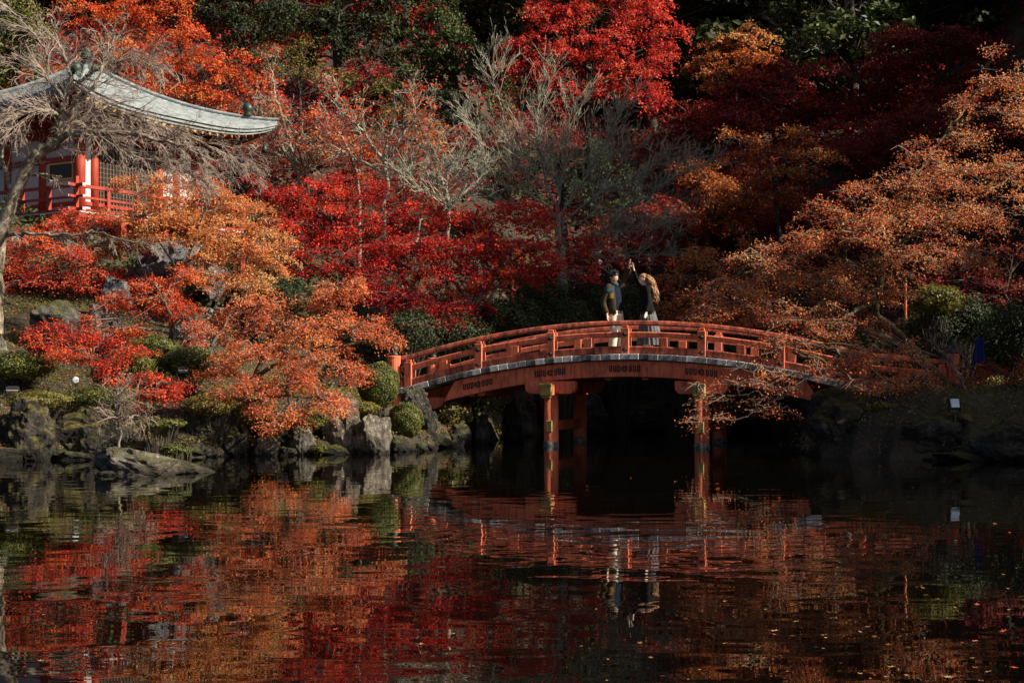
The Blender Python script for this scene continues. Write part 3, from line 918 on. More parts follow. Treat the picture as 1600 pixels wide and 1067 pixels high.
# veranda with railing
VO = 1.05
m = MB().box(-hw-VO, hw+VO, -hw-VO, -hw, -0.20, -0.08).box(-hw-VO, -hw, -hw+0.001, hw+VO, -0.20, -0.08)
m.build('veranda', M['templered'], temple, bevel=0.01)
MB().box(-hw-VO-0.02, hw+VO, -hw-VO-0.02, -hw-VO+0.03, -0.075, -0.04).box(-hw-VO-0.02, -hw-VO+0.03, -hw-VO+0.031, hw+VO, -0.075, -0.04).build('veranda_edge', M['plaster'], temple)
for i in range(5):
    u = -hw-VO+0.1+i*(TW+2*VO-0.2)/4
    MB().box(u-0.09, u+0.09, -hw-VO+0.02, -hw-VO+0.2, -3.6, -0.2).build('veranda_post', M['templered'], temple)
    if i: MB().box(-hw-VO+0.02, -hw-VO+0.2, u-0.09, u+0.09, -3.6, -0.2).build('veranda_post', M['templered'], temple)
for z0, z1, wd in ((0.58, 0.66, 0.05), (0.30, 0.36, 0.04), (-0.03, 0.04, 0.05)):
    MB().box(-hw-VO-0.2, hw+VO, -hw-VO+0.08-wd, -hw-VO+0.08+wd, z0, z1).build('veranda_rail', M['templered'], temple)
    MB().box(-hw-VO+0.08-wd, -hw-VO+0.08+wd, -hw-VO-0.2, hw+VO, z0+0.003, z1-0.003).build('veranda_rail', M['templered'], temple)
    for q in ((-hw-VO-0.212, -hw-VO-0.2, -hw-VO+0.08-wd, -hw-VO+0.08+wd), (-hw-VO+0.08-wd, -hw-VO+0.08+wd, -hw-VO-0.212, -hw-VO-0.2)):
        MB().box(*q, z0, z1).build('lit_rail_end', M['plaster'], temple)  # white ends paint in the sunlight on the rail tips
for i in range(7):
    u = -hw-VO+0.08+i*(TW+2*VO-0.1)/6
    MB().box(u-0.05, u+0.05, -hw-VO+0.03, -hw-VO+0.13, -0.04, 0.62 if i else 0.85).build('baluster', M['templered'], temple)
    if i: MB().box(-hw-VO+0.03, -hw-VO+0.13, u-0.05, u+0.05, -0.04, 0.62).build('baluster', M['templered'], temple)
# wind bells under the two upswept corners in view
for (cx, cy) in ((E*0.93, -E*0.93), (-E*0.93, -E*0.93)):
    MB().lathe([(0.09, -0.22), (0.08, -0.1), (0.05, 0.0), (0.012, 0.02), (0.012, 0.30)], 12, (cx, cy, roof_z(0, 0.93)-0.62)).build('wind_bell', M['bronze'], temple, smooth=True)
# stone footing under the hall
MB().box(-hw-0.5, hw+0.5, -hw-0.5, hw+0.5, -3.8, -0.21).build('footing', M['rock'], temple)

# ------------------------------------------------------------------ trees
def limb_path(pl, Y, m=12, rng=None, wob=0.0):
    pts = [P(p[0], p[1], Y+(p[2] if len(p) > 2 else 0)) for p in pl]
    return smooth_path(pts, m, rng, wob)


LEAFK = 1.9; LEAFS = 0.79; DENSK = 0.80; BLOBK = 0.94


def maple(label, Y, trunk, blobs, leaf, L=0.075, dens=1.0, spray=0.36, m=70, bark='bark', twig='browntwig', group=None, seed=1,
          limbs=(), r0=0.11, name='maple_tree', twigs=5, layer=0.35, depth=0.75, twig_r=0.006, tilt=0.5, bare=0.0, curl=0.7, base_z=None, tvar=0.15):
    """trunk: pixel polyline from the ground up; blobs: (px, py, rx, ry, dY, tone) masses of foliage in layers of sprays"""
    rng = np.random.default_rng(seed)
    tp = [P(p[0], p[1], Y+(p[2] if len(p) > 2 else 0)) for p in trunk]
    b = tp[0].copy(); g0 = float(gz(b[0], b[1])) if base_z is None else base_z
    if b[2] > g0: tp = [np.array((b[0]+rng.normal(0, 0.05), b[1], g0-0.1))]+tp
    else: tp[0][2] = min(tp[0][2], g0-0.05)
    root = empty(name, tp[0], label, 'tree', group)
    o = np.array(tp[0]); wood = Geo(); tw = Geo()
    path = smooth_path(tp, 5*len(tp), rng, 0.012)
    V, Q = tube(path-o, np.linspace(r0, r0*0.55, len(path))*rng.uniform(0.93, 1.07, len(path)), 9); wood.add(V, Q)
    fork = path[-1]
    ends = []
    for lb in limbs:
        pts = [P(p[0], p[1], Y+(p[2] if len(p) > 2 else 0)) for p in lb]
        pth = smooth_path(pts, 5*len(pts), rng, 0.015)
        V, Q = tube(pth-o, np.linspace(r0*0.6, r0*0.14, len(pth)), 7); wood.add(V, Q)
        ends.append(pth)
    allpts = np.vstack([path[len(path)//2:]]+ends)
    LC, LN, LT, SC = [], [], [], []
    for bl in blobs:
        px, py, rx, ry = bl[:4]; dY = bl[4] if len(bl) > 4 else 0.0; tn = bl[5] if len(bl) > 5 else 0.0
        C = P(px, py, Y+dY); k = (Y+dY)/F
        R = np.array((rx*k, max(depth*rx*k, 0.35), ry*k*0.92))*BLOBK
        R[1] = min(R[1], 2.4)
        # limb from the nearest lower wood to the middle of the mass
        dd = np.linalg.norm(allpts-C, axis=1)+0.8*np.maximum(allpts[:, 2]-C[2], 0)
        S = allpts[np.argmin(dd)]
        mid = (S+C)/2+np.array((0, 0, 0.10*np.linalg.norm(C-S)))
        pth = smooth_path([S, mid, C], 9, rng, 0.02)
        ln = np.linalg.norm(C-S)
        V, Q = tube(pth-o, np.linspace(min(r0*0.42, 0.02+0.02*ln), 0.012, 9), 6); wood.add(V, Q)
        ns = max(3, int(dens*DENSK*1.35*(R[0]*R[2]+0.5*R[0]*R[1]+0.5*R[1]*R[2])*math.pi/(spray*spray*1.4)))
        d = nrm(rng.normal(size=(ns, 3)))
        r = rng.uniform(0, 1, ns)**0.45*rng.uniform(0.75, 1.30, ns)
        c = C+d*R*r[:, None]
        # shelves: pull spray heights to a few layers
        lay = max(spray*layer*1.6, 0.12)
        zz = c[:, 2]-C[2]
        c[:, 2] = C[2]+np.where(rng.uniform(size=ns) < 0.5, np.round(zz/lay+0.35*np.sin(c[:, 0]*1.3))*lay+rng.normal(0, 0.03, ns), zz)
        out = c-C; out[:, 2] = 0; out = nrm(out+rng.normal(0, 0.05, out.shape))
        nz_ = nrm(np.array((0, 0, 1.0))+out*(tilt*rng.uniform(0.1, 1.1, ns))[:, None]+rng.normal(0, 0.14, (ns, 3)))
        b1, b2 = perp(nz_)
        st = tn+rng.normal(0, tvar, ns)+0.5
        # twigs: from the limb to every spray, then fingers inside it
        q = pth[rng.integers(3, 9, ns)]
        midp = (q+c)/2+np.array((0, 0, 0.06))+rng.normal(0, 0.05, (ns, 3))
        for A_, B_, ra, rb in ((q, midp, 0.011, 0.008), (midp, c, 0.008, 0.005)):
            V, Q = sticks(A_-o, B_-o, np.full(ns, ra*max(1, Y/32)), np.full(ns, rb*max(1, Y/32)), 3); tw.add(V, Q)
        na = twigs if Y < 34 else max(3, twigs-2)
        ph = rng.uniform(0, 6.28, ns)
        fing_a = ph[:, None]+np.arange(na)[None]*2*math.pi/na+rng.normal(0, 0.25, (ns, na))
        fl = spray*rng.uniform(0.55, 1.25, (ns, na))
        fd = np.cos(fing_a)[..., None]*b1[:, None]+np.sin(fing_a)[..., None]*b2[:, None]
        fe = c[:, None]+fd*fl[..., None]; fe[..., 2] -= 0.10*fl
        V, Q = sticks(np.repeat(c, na, 0)-o, fe.reshape(-1, 3)-o, np.full(ns*na, twig_r), np.full(ns*na, twig_r*0.45), 3); tw.add(V, Q)
        # leaves along the fingers, fanning out
        keep = rng.uniform(size=ns) >= bare
        mm = int(m*LEAFK)
        si = np.repeat(np.arange(ns)[keep], mm)
        fi = rng.integers(0, na, len(si)); t = rng.uniform(0.05, 1.08, len(si))**0.7
        flx = fl[si, fi]
        side = rng.normal(0, 0.26, len(si))*flx*(0.35+t)
        fdx = fd[si, fi]; sd = np.cross(fdx, nz_[si])
        pos = c[si]+fdx*(flx*t)[:, None]+sd*side[:, None]
        pos[:, 2] += -0.16*flx*t*t-np.abs(side)*0.18+rng.normal(0, 0.03+0.09*spray, len(si))
        nn = nrm(nz_[si]+rng.normal(0, curl, (len(si), 3))+np.array((0.0, -0.25, 0.0)))
        LC.append(pos-o); LN.append(nn); LT.append(st[si]+rng.normal(0, 0.14, len(si)))
    tr = wood.build('trunk', M[bark], root, smooth=True)
    tr_t = tw.build('twigs', M[twig], root)
    V, Q, T = leaves(np.vstack(LC), np.vstack(LN), L*LEAFS, np.concatenate(LT), rng)
    cr = obj_np('crown', V, [Q], M[leaf], root, tone=T)
    for ob in (tr, tr_t, cr): ob.location = (0, 0, 0)
    return root


def bare_tree(label, Y, limbs, bark, twig, seed=1, nst=16, ln=0.9, levels=4, nch=(5, 4, 3), up=0.04, r0=0.16, wob=0.24, ratio=0.6, ang=0.75,
              rmin=0.006, leaf=None, nleaf=3, L=0.07, group=None, name='bare_tree', dirb=(0, 0, 0), t0=0.3, pleaf=1.0, rscale=1.0, trad=0.02, seg=4):
    """limbs: (pixel polyline, r_start, r_end, n_shoots); fine twigs sprout along them"""
    rng = np.random.default_rng(seed)
    first = limbs[0][0][0]
    b = P(first[0], first[1], Y+(first[2] if len(first) > 2 else 0))
    g0 = float(gz(b[0], b[1]))
    base = np.array((b[0], b[1], min(b[2], g0-0.1) if abs(b[2]-g0) > 0.05 else b[2]))
    root = empty(name, base, label, 'tree', group)
    wood = Geo(); o = base
    S, D, LN, RR = [], [], [], []
    for li, lb in enumerate(limbs):
        pl, ra, rb, n = lb[:4]
        l2 = lb[4] if len(lb) > 4 else ln
        pts = [P(p[0], p[1], Y+(p[2] if len(p) > 2 else 0)) for p in pl]
        if li == 0 and np.linalg.norm(pts[0]-base) > 0.1: pts = [base]+pts
        pth = smooth_path(pts, 6*len(pts), rng, 0.02)
        rad = np.linspace(ra, rb, len(pth))*rng.uniform(0.9, 1.1, len(pth))
        V, Q = tube(pth-o, rad, 9 if ra > 0.05 else 6); wood.add(V, Q)
        tg = nrm(np.gradient(pth, axis=0))
        for _ in range(n):
            t = rng.uniform(t0 if li == 0 else 0.12, 1.0)
            i = min(int(t*(len(pth)-1)), len(pth)-2)
            b1, b2 = perp(tg[i]); a = rng.uniform(0, 2*math.pi)
            aa = ang*rng.uniform(0.5, 1.3)
            d = math.cos(aa)*tg[i]+math.sin(aa)*(math.cos(a)*b1+math.sin(a)*b2)+np.array(dirb)
            S.append(pth[i]+(pth[i+1]-pth[i])*rng.uniform()); D.append(d); LN.append(l2*rng.uniform(0.5, 1.2)*(1.15-0.5*t)); RR.append(min(max(rad[i]*0.45, 0.010), trad))
    A, B, RA, RB, tips = grow(S, D, LN, RR, levels, list(nch), rng, up=up, wob=wob, ratio=ratio, ang=ang, seg=seg)
    RA = np.maximum(RA*rscale, rmin); RB = np.maximum(RB*rscale, rmin*0.8)
    tr = wood.build('trunk', M[bark], root, smooth=True)
    V, Q = sticks(A-o, B-o, RA, RB, 3)
    obj_np('twigs', V, [Q], M[twig], root)
    if leaf:
        tp = np.vstack([t[0] for t in tips[1:]]); 
        tp = tp[rng.uniform(size=len(tp)) < pleaf]
        # leafless and leafy parts alternate along the tree
        si = np.repeat(np.arange(len(tp)), nleaf)
        pos = tp[si]+rng.normal(0, 0.07, (len(si), 3))*np.array((1, 1, 0.7))-np.array((0, 0, 0.03))
        nn = nrm(np.array((0.25, -0.3, 0.8))+rng.normal(0, 0.6, pos.shape))
        cl = 0.5+0.16*np.sin(pos[:, 0]*1.7+pos[:, 2]*2.1)+0.12*np.sin(pos[:, 1]*2.9-pos[:, 2]*1.3)
        V, Q, T = leaves(pos-o, nn, L, cl+rng.normal(0, 0.12, len(pos)), rng)
        obj_np('crown', V, [Q], M[leaf], root, tone=T)
    return root


def evergreen(label, Y, trunk, blobs, leaf='pine', L=0.16, dens=1.0, seed=1, r0=0.2, bark='darkbark', tuft=0.34, m=60, group=None, name='pine_tree', curl=0.8):
    return maple(label, Y, trunk, blobs, leaf, L=L, dens=dens, spray=tuft, m=m, bark=bark, twig='darkbark', group=group, seed=seed, r0=r0,
                 name=name, twigs=6, layer=0.5, tilt=0.9, curl=curl)


# --- left bank, nearest first
maple('salmon orange maple leaning over the water beside the round clipped bushes', 27.0, [(382, 672), (372, 640), (392, 600), (410, 560)],
      [(545, 452, 42, 22, .2, .0), (505, 470, 50, 22, .5), (590, 528, 36, 18, 0, .05), (545, 510, 60, 24, .2), (480, 520, 70, 28, 0), (425, 500, 55, 26, .4), (395, 545, 50, 26, -.3, -.05),
       (500, 565, 66, 26, -.3), (555, 580, 40, 20, -.3, .05), (450, 600, 60, 28, -.6), (500, 625, 50, 24, -.6, .05), (395, 610, 50, 26, -.6, -.08), (350, 570, 45, 26, -.2, -.05), (455, 648, 40, 16, -.8),
       (520, 642, 40, 14, -1, .05), (440, 666, 34, 10, -1.1), (350, 626, 40, 18, -.7, -.05), (400, 640, 40, 14, -.9, 0), (340, 520, 45, 24, .3, -.06), (380, 480, 40, 22, .5)],
      'orange', L=0.062, dens=1.15, spray=0.27, m=64, seed=11, r0=0.075, twig='twig', twig_r=0.005,
      limbs=[[(410, 560), (455, 520, .2), (520, 470, .4), (560, 435, .4)], [(400, 585), (460, 560, -.3), (540, 540, -.2), (600, 525, 0)], [(395, 600), (350, 570), (330, 540)], [(385, 630), (430, 620, -.5), (500, 620, -.7)]])
maple('red orange maple with slender trunks on the rocky slope', 29.5, [(258, 590), (262, 550), (268, 500), (255, 470)],
      [(205, 520, 60, 24, 0, -.06), (260, 470, 55, 26, .3, .0), (180, 475, 50, 22, .3, -.06), (235, 440, 50, 22, .5), (300, 500, 46, 24, -.1), (310, 545, 44, 22, -.3), (150, 505, 45, 20, .2, -.1), (120, 530, 50, 18, 0, -.12), (215, 560, 48, 20, -.4, -.04), (285, 430, 40, 22, .6, .06), (100, 505, 40, 16, .2, -.1)],
      'redorange', L=0.062, dens=1.05, spray=0.27, m=60, seed=12, r0=0.05, twig='twig', twig_r=0.005)
maple('golden orange maple, the palest crown below the temple', 32.0, [(272, 560), (270, 500), (285, 430), (300, 380)],
      [(235, 300, 46, 30, .6), (205, 285, 30, 18, .8), (300, 318, 60, 32, .6, .0), (360, 335, 48, 30, .5, .08), (415, 365, 44, 34, .3, .1), (430, 405, 36, 26, .2, .1), (385, 405, 50, 36, -.2, .1), (330, 375, 60, 36, 0, .05), (255, 360, 56, 32, .3), (395, 445, 46, 24, -.4, .06), (345, 435, 40, 24, -.3), (225, 340, 40, 26, .5, -.05), (270, 285, 36, 22, .8), (330, 290, 40, 20, .8, -.08), (400, 325, 30, 20, .6, .05), (290, 345, 50, 26, .3), (345, 310, 44, 24, .6, .02), (215, 375, 40, 22, .2, -.04), (310, 400, 50, 28, -.1, .02), (255, 330, 48, 26, .5, .02), (335, 355, 54, 30, .2, .04), (375, 372, 44, 28, .1, .06), (275, 375, 50, 28, .1, .0), (205, 345, 44, 22, .4, -.05)],
      'gold', L=0.068, dens=1.1, spray=0.28, m=60, seed=13, r0=0.055, twig='twig', twig_r=0.005,
      limbs=[[(285, 430), (250, 380), (215, 300)], [(290, 410), (350, 370), (420, 380)], [(300, 380), (320, 330), (330, 300)]])
maple('bright red maple spreading low in front of the temple', 32.5, [(60, 520), (75, 470), (100, 420), (120, 395)],
      [(60, 375, 60, 26, .2, .1), (20, 410, 50, 24, 0, .05), (110, 400, 60, 26, -.1, .08), (160, 350, 56, 24, .6, .16), (105, 345, 50, 20, .7, .12), (190, 385, 50, 26, .2, .16), (60, 430, 56, 22, -.3, 0), (10, 450, 40, 16, -.3, -.05), (90, 365, 56, 22, .4, .12), (10, 380, 40, 20, .2, .08), (140, 440, 56, 20, -.3, .1), (180, 425, 40, 20, .1, .18)],
      'red', L=0.068, dens=1.1, spray=0.3, m=60, seed=14, r0=0.06, twig='twig', twig_r=0.005)
maple('small scarlet maple with coral red leaves low on the bank', 26.6, [(150, 620), (145, 585), (140, 560)],
      [(135, 560, 44, 20, 0, .14), (105, 548, 36, 16, .2, .1), (170, 572, 32, 16, -.1, .12), (90, 520, 42, 16, .5, -.15), (60, 535, 30, 12, .4, -.15), (130, 530, 40, 14, .4, -.1), (185, 600, 26, 14, -.2, .0), (215, 545, 26, 12, .1, .1), (160, 535, 30, 12, .3, 0)],
      'red', L=0.058, dens=1.25, spray=0.24, m=64, seed=15, r0=0.035, twig='browntwig', twig_r=0.004)
maple('red sapling mixed with green sprigs above the sloping rock', 26.2, [(205, 650), (210, 630), (215, 610)],
      [(265, 600, 32, 12, .2, 0), (240, 618, 28, 10, 0, -.05), (195, 628, 26, 10, 0, -.1), (280, 612, 18, 8, .2, 0), (225, 590, 26, 10, .2, -.1)],
      'red', L=0.055, dens=1.1, spray=0.2, m=50, seed=16, r0=0.025, twig_r=0.004)

# --- the crimson maples behind the near end of the bridge
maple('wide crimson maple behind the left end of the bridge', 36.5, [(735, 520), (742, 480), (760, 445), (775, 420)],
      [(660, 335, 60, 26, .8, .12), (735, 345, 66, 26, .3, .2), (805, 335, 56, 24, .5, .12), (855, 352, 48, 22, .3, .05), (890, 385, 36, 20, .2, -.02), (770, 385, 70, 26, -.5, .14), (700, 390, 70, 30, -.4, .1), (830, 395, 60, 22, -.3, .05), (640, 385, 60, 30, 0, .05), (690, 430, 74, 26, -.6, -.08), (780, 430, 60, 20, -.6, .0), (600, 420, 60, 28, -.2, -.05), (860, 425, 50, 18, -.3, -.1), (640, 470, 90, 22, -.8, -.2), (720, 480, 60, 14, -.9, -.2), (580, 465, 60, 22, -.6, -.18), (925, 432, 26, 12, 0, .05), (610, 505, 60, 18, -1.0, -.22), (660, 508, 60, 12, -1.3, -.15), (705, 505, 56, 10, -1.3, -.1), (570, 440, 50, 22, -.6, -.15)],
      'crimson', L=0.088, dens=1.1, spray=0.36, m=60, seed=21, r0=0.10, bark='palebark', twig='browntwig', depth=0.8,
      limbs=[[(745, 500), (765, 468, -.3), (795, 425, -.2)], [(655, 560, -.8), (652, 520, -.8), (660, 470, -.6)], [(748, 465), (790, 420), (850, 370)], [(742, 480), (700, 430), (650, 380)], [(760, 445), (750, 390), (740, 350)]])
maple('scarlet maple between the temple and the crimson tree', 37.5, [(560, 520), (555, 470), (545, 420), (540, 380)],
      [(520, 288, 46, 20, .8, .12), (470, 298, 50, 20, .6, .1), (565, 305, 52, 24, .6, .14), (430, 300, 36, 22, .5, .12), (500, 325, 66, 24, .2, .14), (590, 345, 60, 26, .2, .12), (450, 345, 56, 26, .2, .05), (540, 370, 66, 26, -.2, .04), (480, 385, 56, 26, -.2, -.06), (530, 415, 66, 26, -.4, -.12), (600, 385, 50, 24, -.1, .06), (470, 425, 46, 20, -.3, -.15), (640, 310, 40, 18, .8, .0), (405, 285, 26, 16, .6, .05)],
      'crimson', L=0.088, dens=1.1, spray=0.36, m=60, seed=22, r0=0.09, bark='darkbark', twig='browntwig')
maple('fiery orange young maple glimpsed under the crimson crown', 38.5, [(760, 500), (757, 470)],
      [(752, 448, 30, 24, 0, .1), (735, 470, 20, 16, 0, .0), (775, 430, 22, 14, .2, 0), (712, 455, 20, 14, .2, .1)], 'redorange', L=0.085, dens=1.0, spray=0.3, m=46, seed=23, r0=0.05)

# --- right-hand side
maple('large rusty orange cherry tree arching over the right end of the bridge', 27.2, [(1492, 612), (1455, 575, .1), (1415, 530, .2), (1385, 505, .3), (1368, 485, .3), (1376, 440, .3), (1385, 400, .4)],
      [(1150, 450, 70, 26, -0.40, .05), (1220, 430, 80, 34, -0.20, .0), (1290, 440, 80, 36, -0.20, .0), (1350, 420, 70, 40, 0.00, .05), (1120, 480, 60, 20, -0.60, -.06), (1200, 490, 80, 26, -0.60, -.04), (1280, 500, 80, 30, -0.70, .04), (1340, 520, 60, 28, -0.70, .05), (1240, 535, 70, 22, -0.90, .04), (1310, 560, 60, 22, -1.00, .06), (1190, 400, 60, 24, -1.10, -.05), (1260, 385, 70, 30, -1.10, .0), (1330, 360, 80, 36, -1.10, .05), (1410, 350, 80, 44, -1.00, .1), (1480, 330, 80, 50, -0.80, .12), (1560, 330, 70, 50, -0.70, .12), (1420, 290, 80, 38, -0.80, .05), (1500, 270, 80, 40, -0.60, .1), (1580, 260, 60, 50, -0.50, .12), (1440, 240, 50, 24, -0.60, .0), (1520, 210, 60, 30, -0.50, .08), (1590, 180, 60, 44, -0.30, .08), (1500, 160, 40, 22, -0.30, .0), (1545, 130, 36, 22, -0.20, .04), (1600, 120, 40, 34, -0.20, .08), (1550, 92, 14, 16, -0.20, 0), (1280, 330, 50, 22, -0.90, -.05), (1350, 310, 60, 26, -0.80, .0), (1450, 400, 70, 40, -1.10, .1), (1530, 400, 60, 40, -0.90, .08), (1390, 460, 50, 30, 0.00, .0), (1380, 590, 40, 20, -0.80, .0), (1090, 460, 30, 14, -0.50, -.05), (1335, 565, 44, 18, -1.3, .05), (1375, 560, 44, 20, -1.4, .05), (1425, 550, 44, 22, -1.2, .0), (1300, 590, 40, 14, -1.5, .0), (1400, 600, 44, 14, -1.5, -.05), (1450, 590, 34, 14, -1.3, -.05), (1350, 610, 36, 10, -1.6, -.05)],
      'rust', L=0.058, dens=1.4, spray=0.30, m=38, seed=31, r0=0.085, bark='mossybark', twig='twig', twig_r=0.0048, twigs=6, bare=0.08, depth=0.5, tvar=0.17, base_z=1.15,
      limbs=[[(1376, 455, .3), (1330, 452, .1), (1290, 470, -.1), (1240, 500, -.5), (1190, 520, -.7)], [(1380, 430, .3), (1330, 410), (1260, 400), (1180, 420, -.2), (1110, 450, -.4)],
             [(1385, 400, .4), (1390, 350, .5), (1420, 290, .6), (1470, 220, .7), (1530, 140, 1)], [(1388, 390, .4), (1440, 360, .4), (1510, 320, .5), (1590, 270, .8)], [(1372, 470, .3), (1330, 490, -.2), (1290, 520, -.6), (1240, 550, -.9)]])
maple('low mossy maple bough drooping in front of the right bridge pillar', 26.6, [(1420, 600), (1370, 592, -.2), (1310, 588, -.4)],
      [(1270, 575, 40, 14, -.5, .05), (1210, 580, 44, 16, -.6, .0), (1150, 600, 46, 18, -.7, .05), (1130, 625, 40, 16, -.7, .08), (1090, 600, 24, 10, -.7, .0), (1180, 630, 40, 18, -.7, .0), (1120, 655, 30, 10, -.8, -.05), (1085, 655, 20, 8, -.8), (1220, 645, 30, 14, -.7, -.1), (1330, 600, 40, 14, -.4, .0), (1170, 575, 36, 10, -.6, -.05), (1225, 610, 30, 12, -.7, 0)],
      'rust', L=0.056, dens=0.9, spray=0.26, m=22, seed=32, r0=0.04, bark='bark', twig='twig', twig_r=0.0045, twigs=6, bare=0.40, base_z=1.2,
      limbs=[[(1310, 588, -.4), (1250, 580, -.6), (1205, 600, -.7), (1150, 618, -.7), (1090, 612, -.7)], [(1270, 585, -.5), (1220, 620, -.7), (1180, 640, -.7), (1150, 655, -.8), (1080, 650, -.8)]])
maple('russet maple thicket behind the far railing of the bridge', 36.0, [(1120, 560), (1130, 500), (1140, 460)],
      [(1060, 430, 40, 26, .2, .0), (1120, 410, 50, 26, .4, .1), (1170, 390, 46, 20, .6, .05), (1090, 465, 60, 26, -.2, .0), (1160, 460, 60, 30, -.2, .05), (1050, 490, 50, 18, -.4, -.08), (1130, 500, 70, 22, -.4, .0), (1210, 500, 60, 24, -.2, .0), (1230, 430, 50, 30, .3, .05), (1090, 395, 40, 16, .6, .1), (1280, 480, 50, 30, .2, .05), (1340, 480, 50, 30, .3, .1), (1430, 500, 40, 26, .2, -.1)],
      'brownorange', L=0.085, dens=1.05, spray=0.36, m=50, seed=33, r0=0.08, bark='darkbark')
maple('scarlet leaved branch hanging over the right bank', 26.8, [(1596, 640), (1590, 600), (1580, 585)],
      [(1545, 575, 32, 10, 0, 0), (1585, 590, 28, 10, 0, 0), (1520, 590, 24, 9, -.2, 0), (1500, 575, 20, 8, 0, -.1), (1600, 570, 26, 10, .2)],
      'red', L=0.06, dens=0.9, spray=0.22, m=36, seed=34, r0=0.03, base_z=1.2)
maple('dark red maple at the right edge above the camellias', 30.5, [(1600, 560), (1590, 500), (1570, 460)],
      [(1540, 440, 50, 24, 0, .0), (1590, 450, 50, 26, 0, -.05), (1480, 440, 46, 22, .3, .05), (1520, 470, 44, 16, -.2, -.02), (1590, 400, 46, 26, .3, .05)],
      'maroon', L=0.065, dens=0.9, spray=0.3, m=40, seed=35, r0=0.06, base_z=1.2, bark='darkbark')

# --- bare trees
bare_tree('bare weeping tree with pale mossy trunk in front of the temple', 30.0,
          [([(-6, 420), (8, 345), (38, 270), (60, 240), (92, 215)], 0.155, 0.10, 8, .7),
           ([(60, 242), (88, 228), (112, 210, -.2), (150, 208, -.4), (210, 212, -.6), (280, 226, -.8), (330, 250, -.8)], 0.10, 0.02, 46, .85),
           ([(88, 218), (96, 196), (100, 165), (110, 120, .3), (96, 80, .5), (80, 30, .6)], 0.075, 0.018, 24, .8),
           ([(100, 190), (120, 160, -.2), (150, 130, -.3), (165, 90, -.2), (180, 55)], 0.06, 0.012, 24, .8),
           ([(92, 215), (130, 185, .3), (190, 180, .3), (260, 200, .2), (350, 240, .2), (385, 262, .2)], 0.06, 0.012, 46, .85),
           ([(96, 190), (80, 175, -.3), (40, 178, -.5), (-20, 190, -.6)], 0.055, 0.02, 22, .7),
           ([(100, 155), (75, 120), (72, 80), (30, 30), (-10, 0)], 0.045, 0.012, 24, .8),
           ([(8, 365), (30, 366, -.3), (80, 366, -.5), (120, 368, -.6), (150, 362, -.6), (200, 378, -.6), (240, 380, -.6)], 0.045, 0.014, 16, .5),
           ([(48, 272), (70, 274, -.3), (96, 276, -.4)], 0.035, 0.022, 4, .3),
           ([(20, 300), (0, 240, .3), (-20, 200, .3)], 0.05, 0.02, 16, .7),
           ([(110, 140), (150, 110), (200, 95), (250, 110)], 0.035, 0.01, 30, .7),
           ([(130, 200, -.3), (200, 235, -.6), (270, 262, -.8), (320, 275, -.8)], 0.04, 0.008, 34, .7)],
          'palebark', 'weeptwig', seed=41, levels=4, nch=(4, 3, 2), up=-0.05, wob=0.13, ratio=0.62, ang=0.5, rmin=0.0036, t0=0.55, trad=0.014, dirb=(0.10, -0.1, 0.0), seg=5)
bare_tree('big bare grey tree fanning up behind the crimson maple', 42.0,
          [([(880, 440), (878, 400), (872, 360), (872, 330)], 0.14, 0.09, 2),
           ([(872, 345), (830, 290), (800, 230), (780, 160), (770, 120)], 0.043, 0.0084, 26, 1.35),
           ([(872, 335), (850, 270), (840, 200), (850, 140)], 0.043, 0.0084, 26, 1.35),
           ([(872, 330), (880, 260), (890, 190), (900, 150)], 0.043, 0.0084, 22, 1.25),
           ([(875, 335), (920, 270), (950, 210), (975, 170)], 0.043, 0.0084, 22, 1.25),
           ([(878, 350), (940, 300), (990, 280), (1030, 255), (1085, 262)], 0.039, 0.0059, 30, 1.1),
           ([(878, 360), (930, 335), (990, 320), (1050, 280), (1090, 255)], 0.035, 0.0050, 26, 1.1),
           ([(878, 380), (940, 365), (1000, 360), (1050, 350)], 0.030, 0.0050, 26, 1.1),
           ([(876, 390), (930, 390), (990, 395), (1040, 400)], 0.026, 0.0050, 21, 1.0),
           ([(872, 350), (800, 320), (750, 290), (710, 260)], 0.035, 0.0059, 26, 1.1),
           ([(874, 340), (900, 300), (960, 240), (1010, 230)], 0.030, 0.0050, 22, 1.1),
           ([(872, 350), (810, 280), (760, 220), (735, 190)], 0.026, 0.0050, 22, 1.1)],
          'greybark', 'greytwig', seed=42, levels=4, nch=(3, 3, 2), up=0.09, wob=0.15, ratio=0.62, ang=0.5, rmin=0.0052, trad=0.014)
bare_tree('small bare tree with a few scarlet leaves right of the temple roof', 43.5,
          [([(600, 330), (605, 290), (600, 240), (615, 200)], 0.10, 0.03, 10),
           ([(603, 260), (570, 210), (540, 180), (510, 150)], 0.06, 0.012, 22), ([(603, 250), (630, 210), (650, 180), (640, 140)], 0.06, 0.012, 22), ([(602, 270), (560, 250), (520, 230), (480, 220)], 0.05, 0.012, 20), ([(604, 280), (650, 250), (690, 230)], 0.05, 0.012, 18)],
          'greytwig', 'greytwig', seed=43, levels=4, nch=(3, 3, 2), up=0.07, wob=.18, ln=1.0, rmin=0.0065, leaf='redorange', nleaf=2, L=0.11, pleaf=0.35, ang=0.75)
bare_tree('thin bare tree with pinkish twigs beside the upswept roof corner', 44.5,
          [([(470, 330), (465, 270), (450, 210), (430, 150), (425, 110)], 0.08, 0.02, 22), ([(465, 270), (440, 230), (410, 190), (395, 150)], 0.05, 0.012, 20), ([(466, 280), (500, 230), (520, 190)], 0.05, 0.012, 20), ([(460, 250), (420, 240), (390, 250)], 0.04, 0.012, 14)],
          'greytwig', 'greytwig', seed=44, levels=4, nch=(3, 3, 2), up=0.07, wob=.18, ln=1.0, rmin=0.0065, leaf='red', nleaf=2, L=0.10, pleaf=0.4)
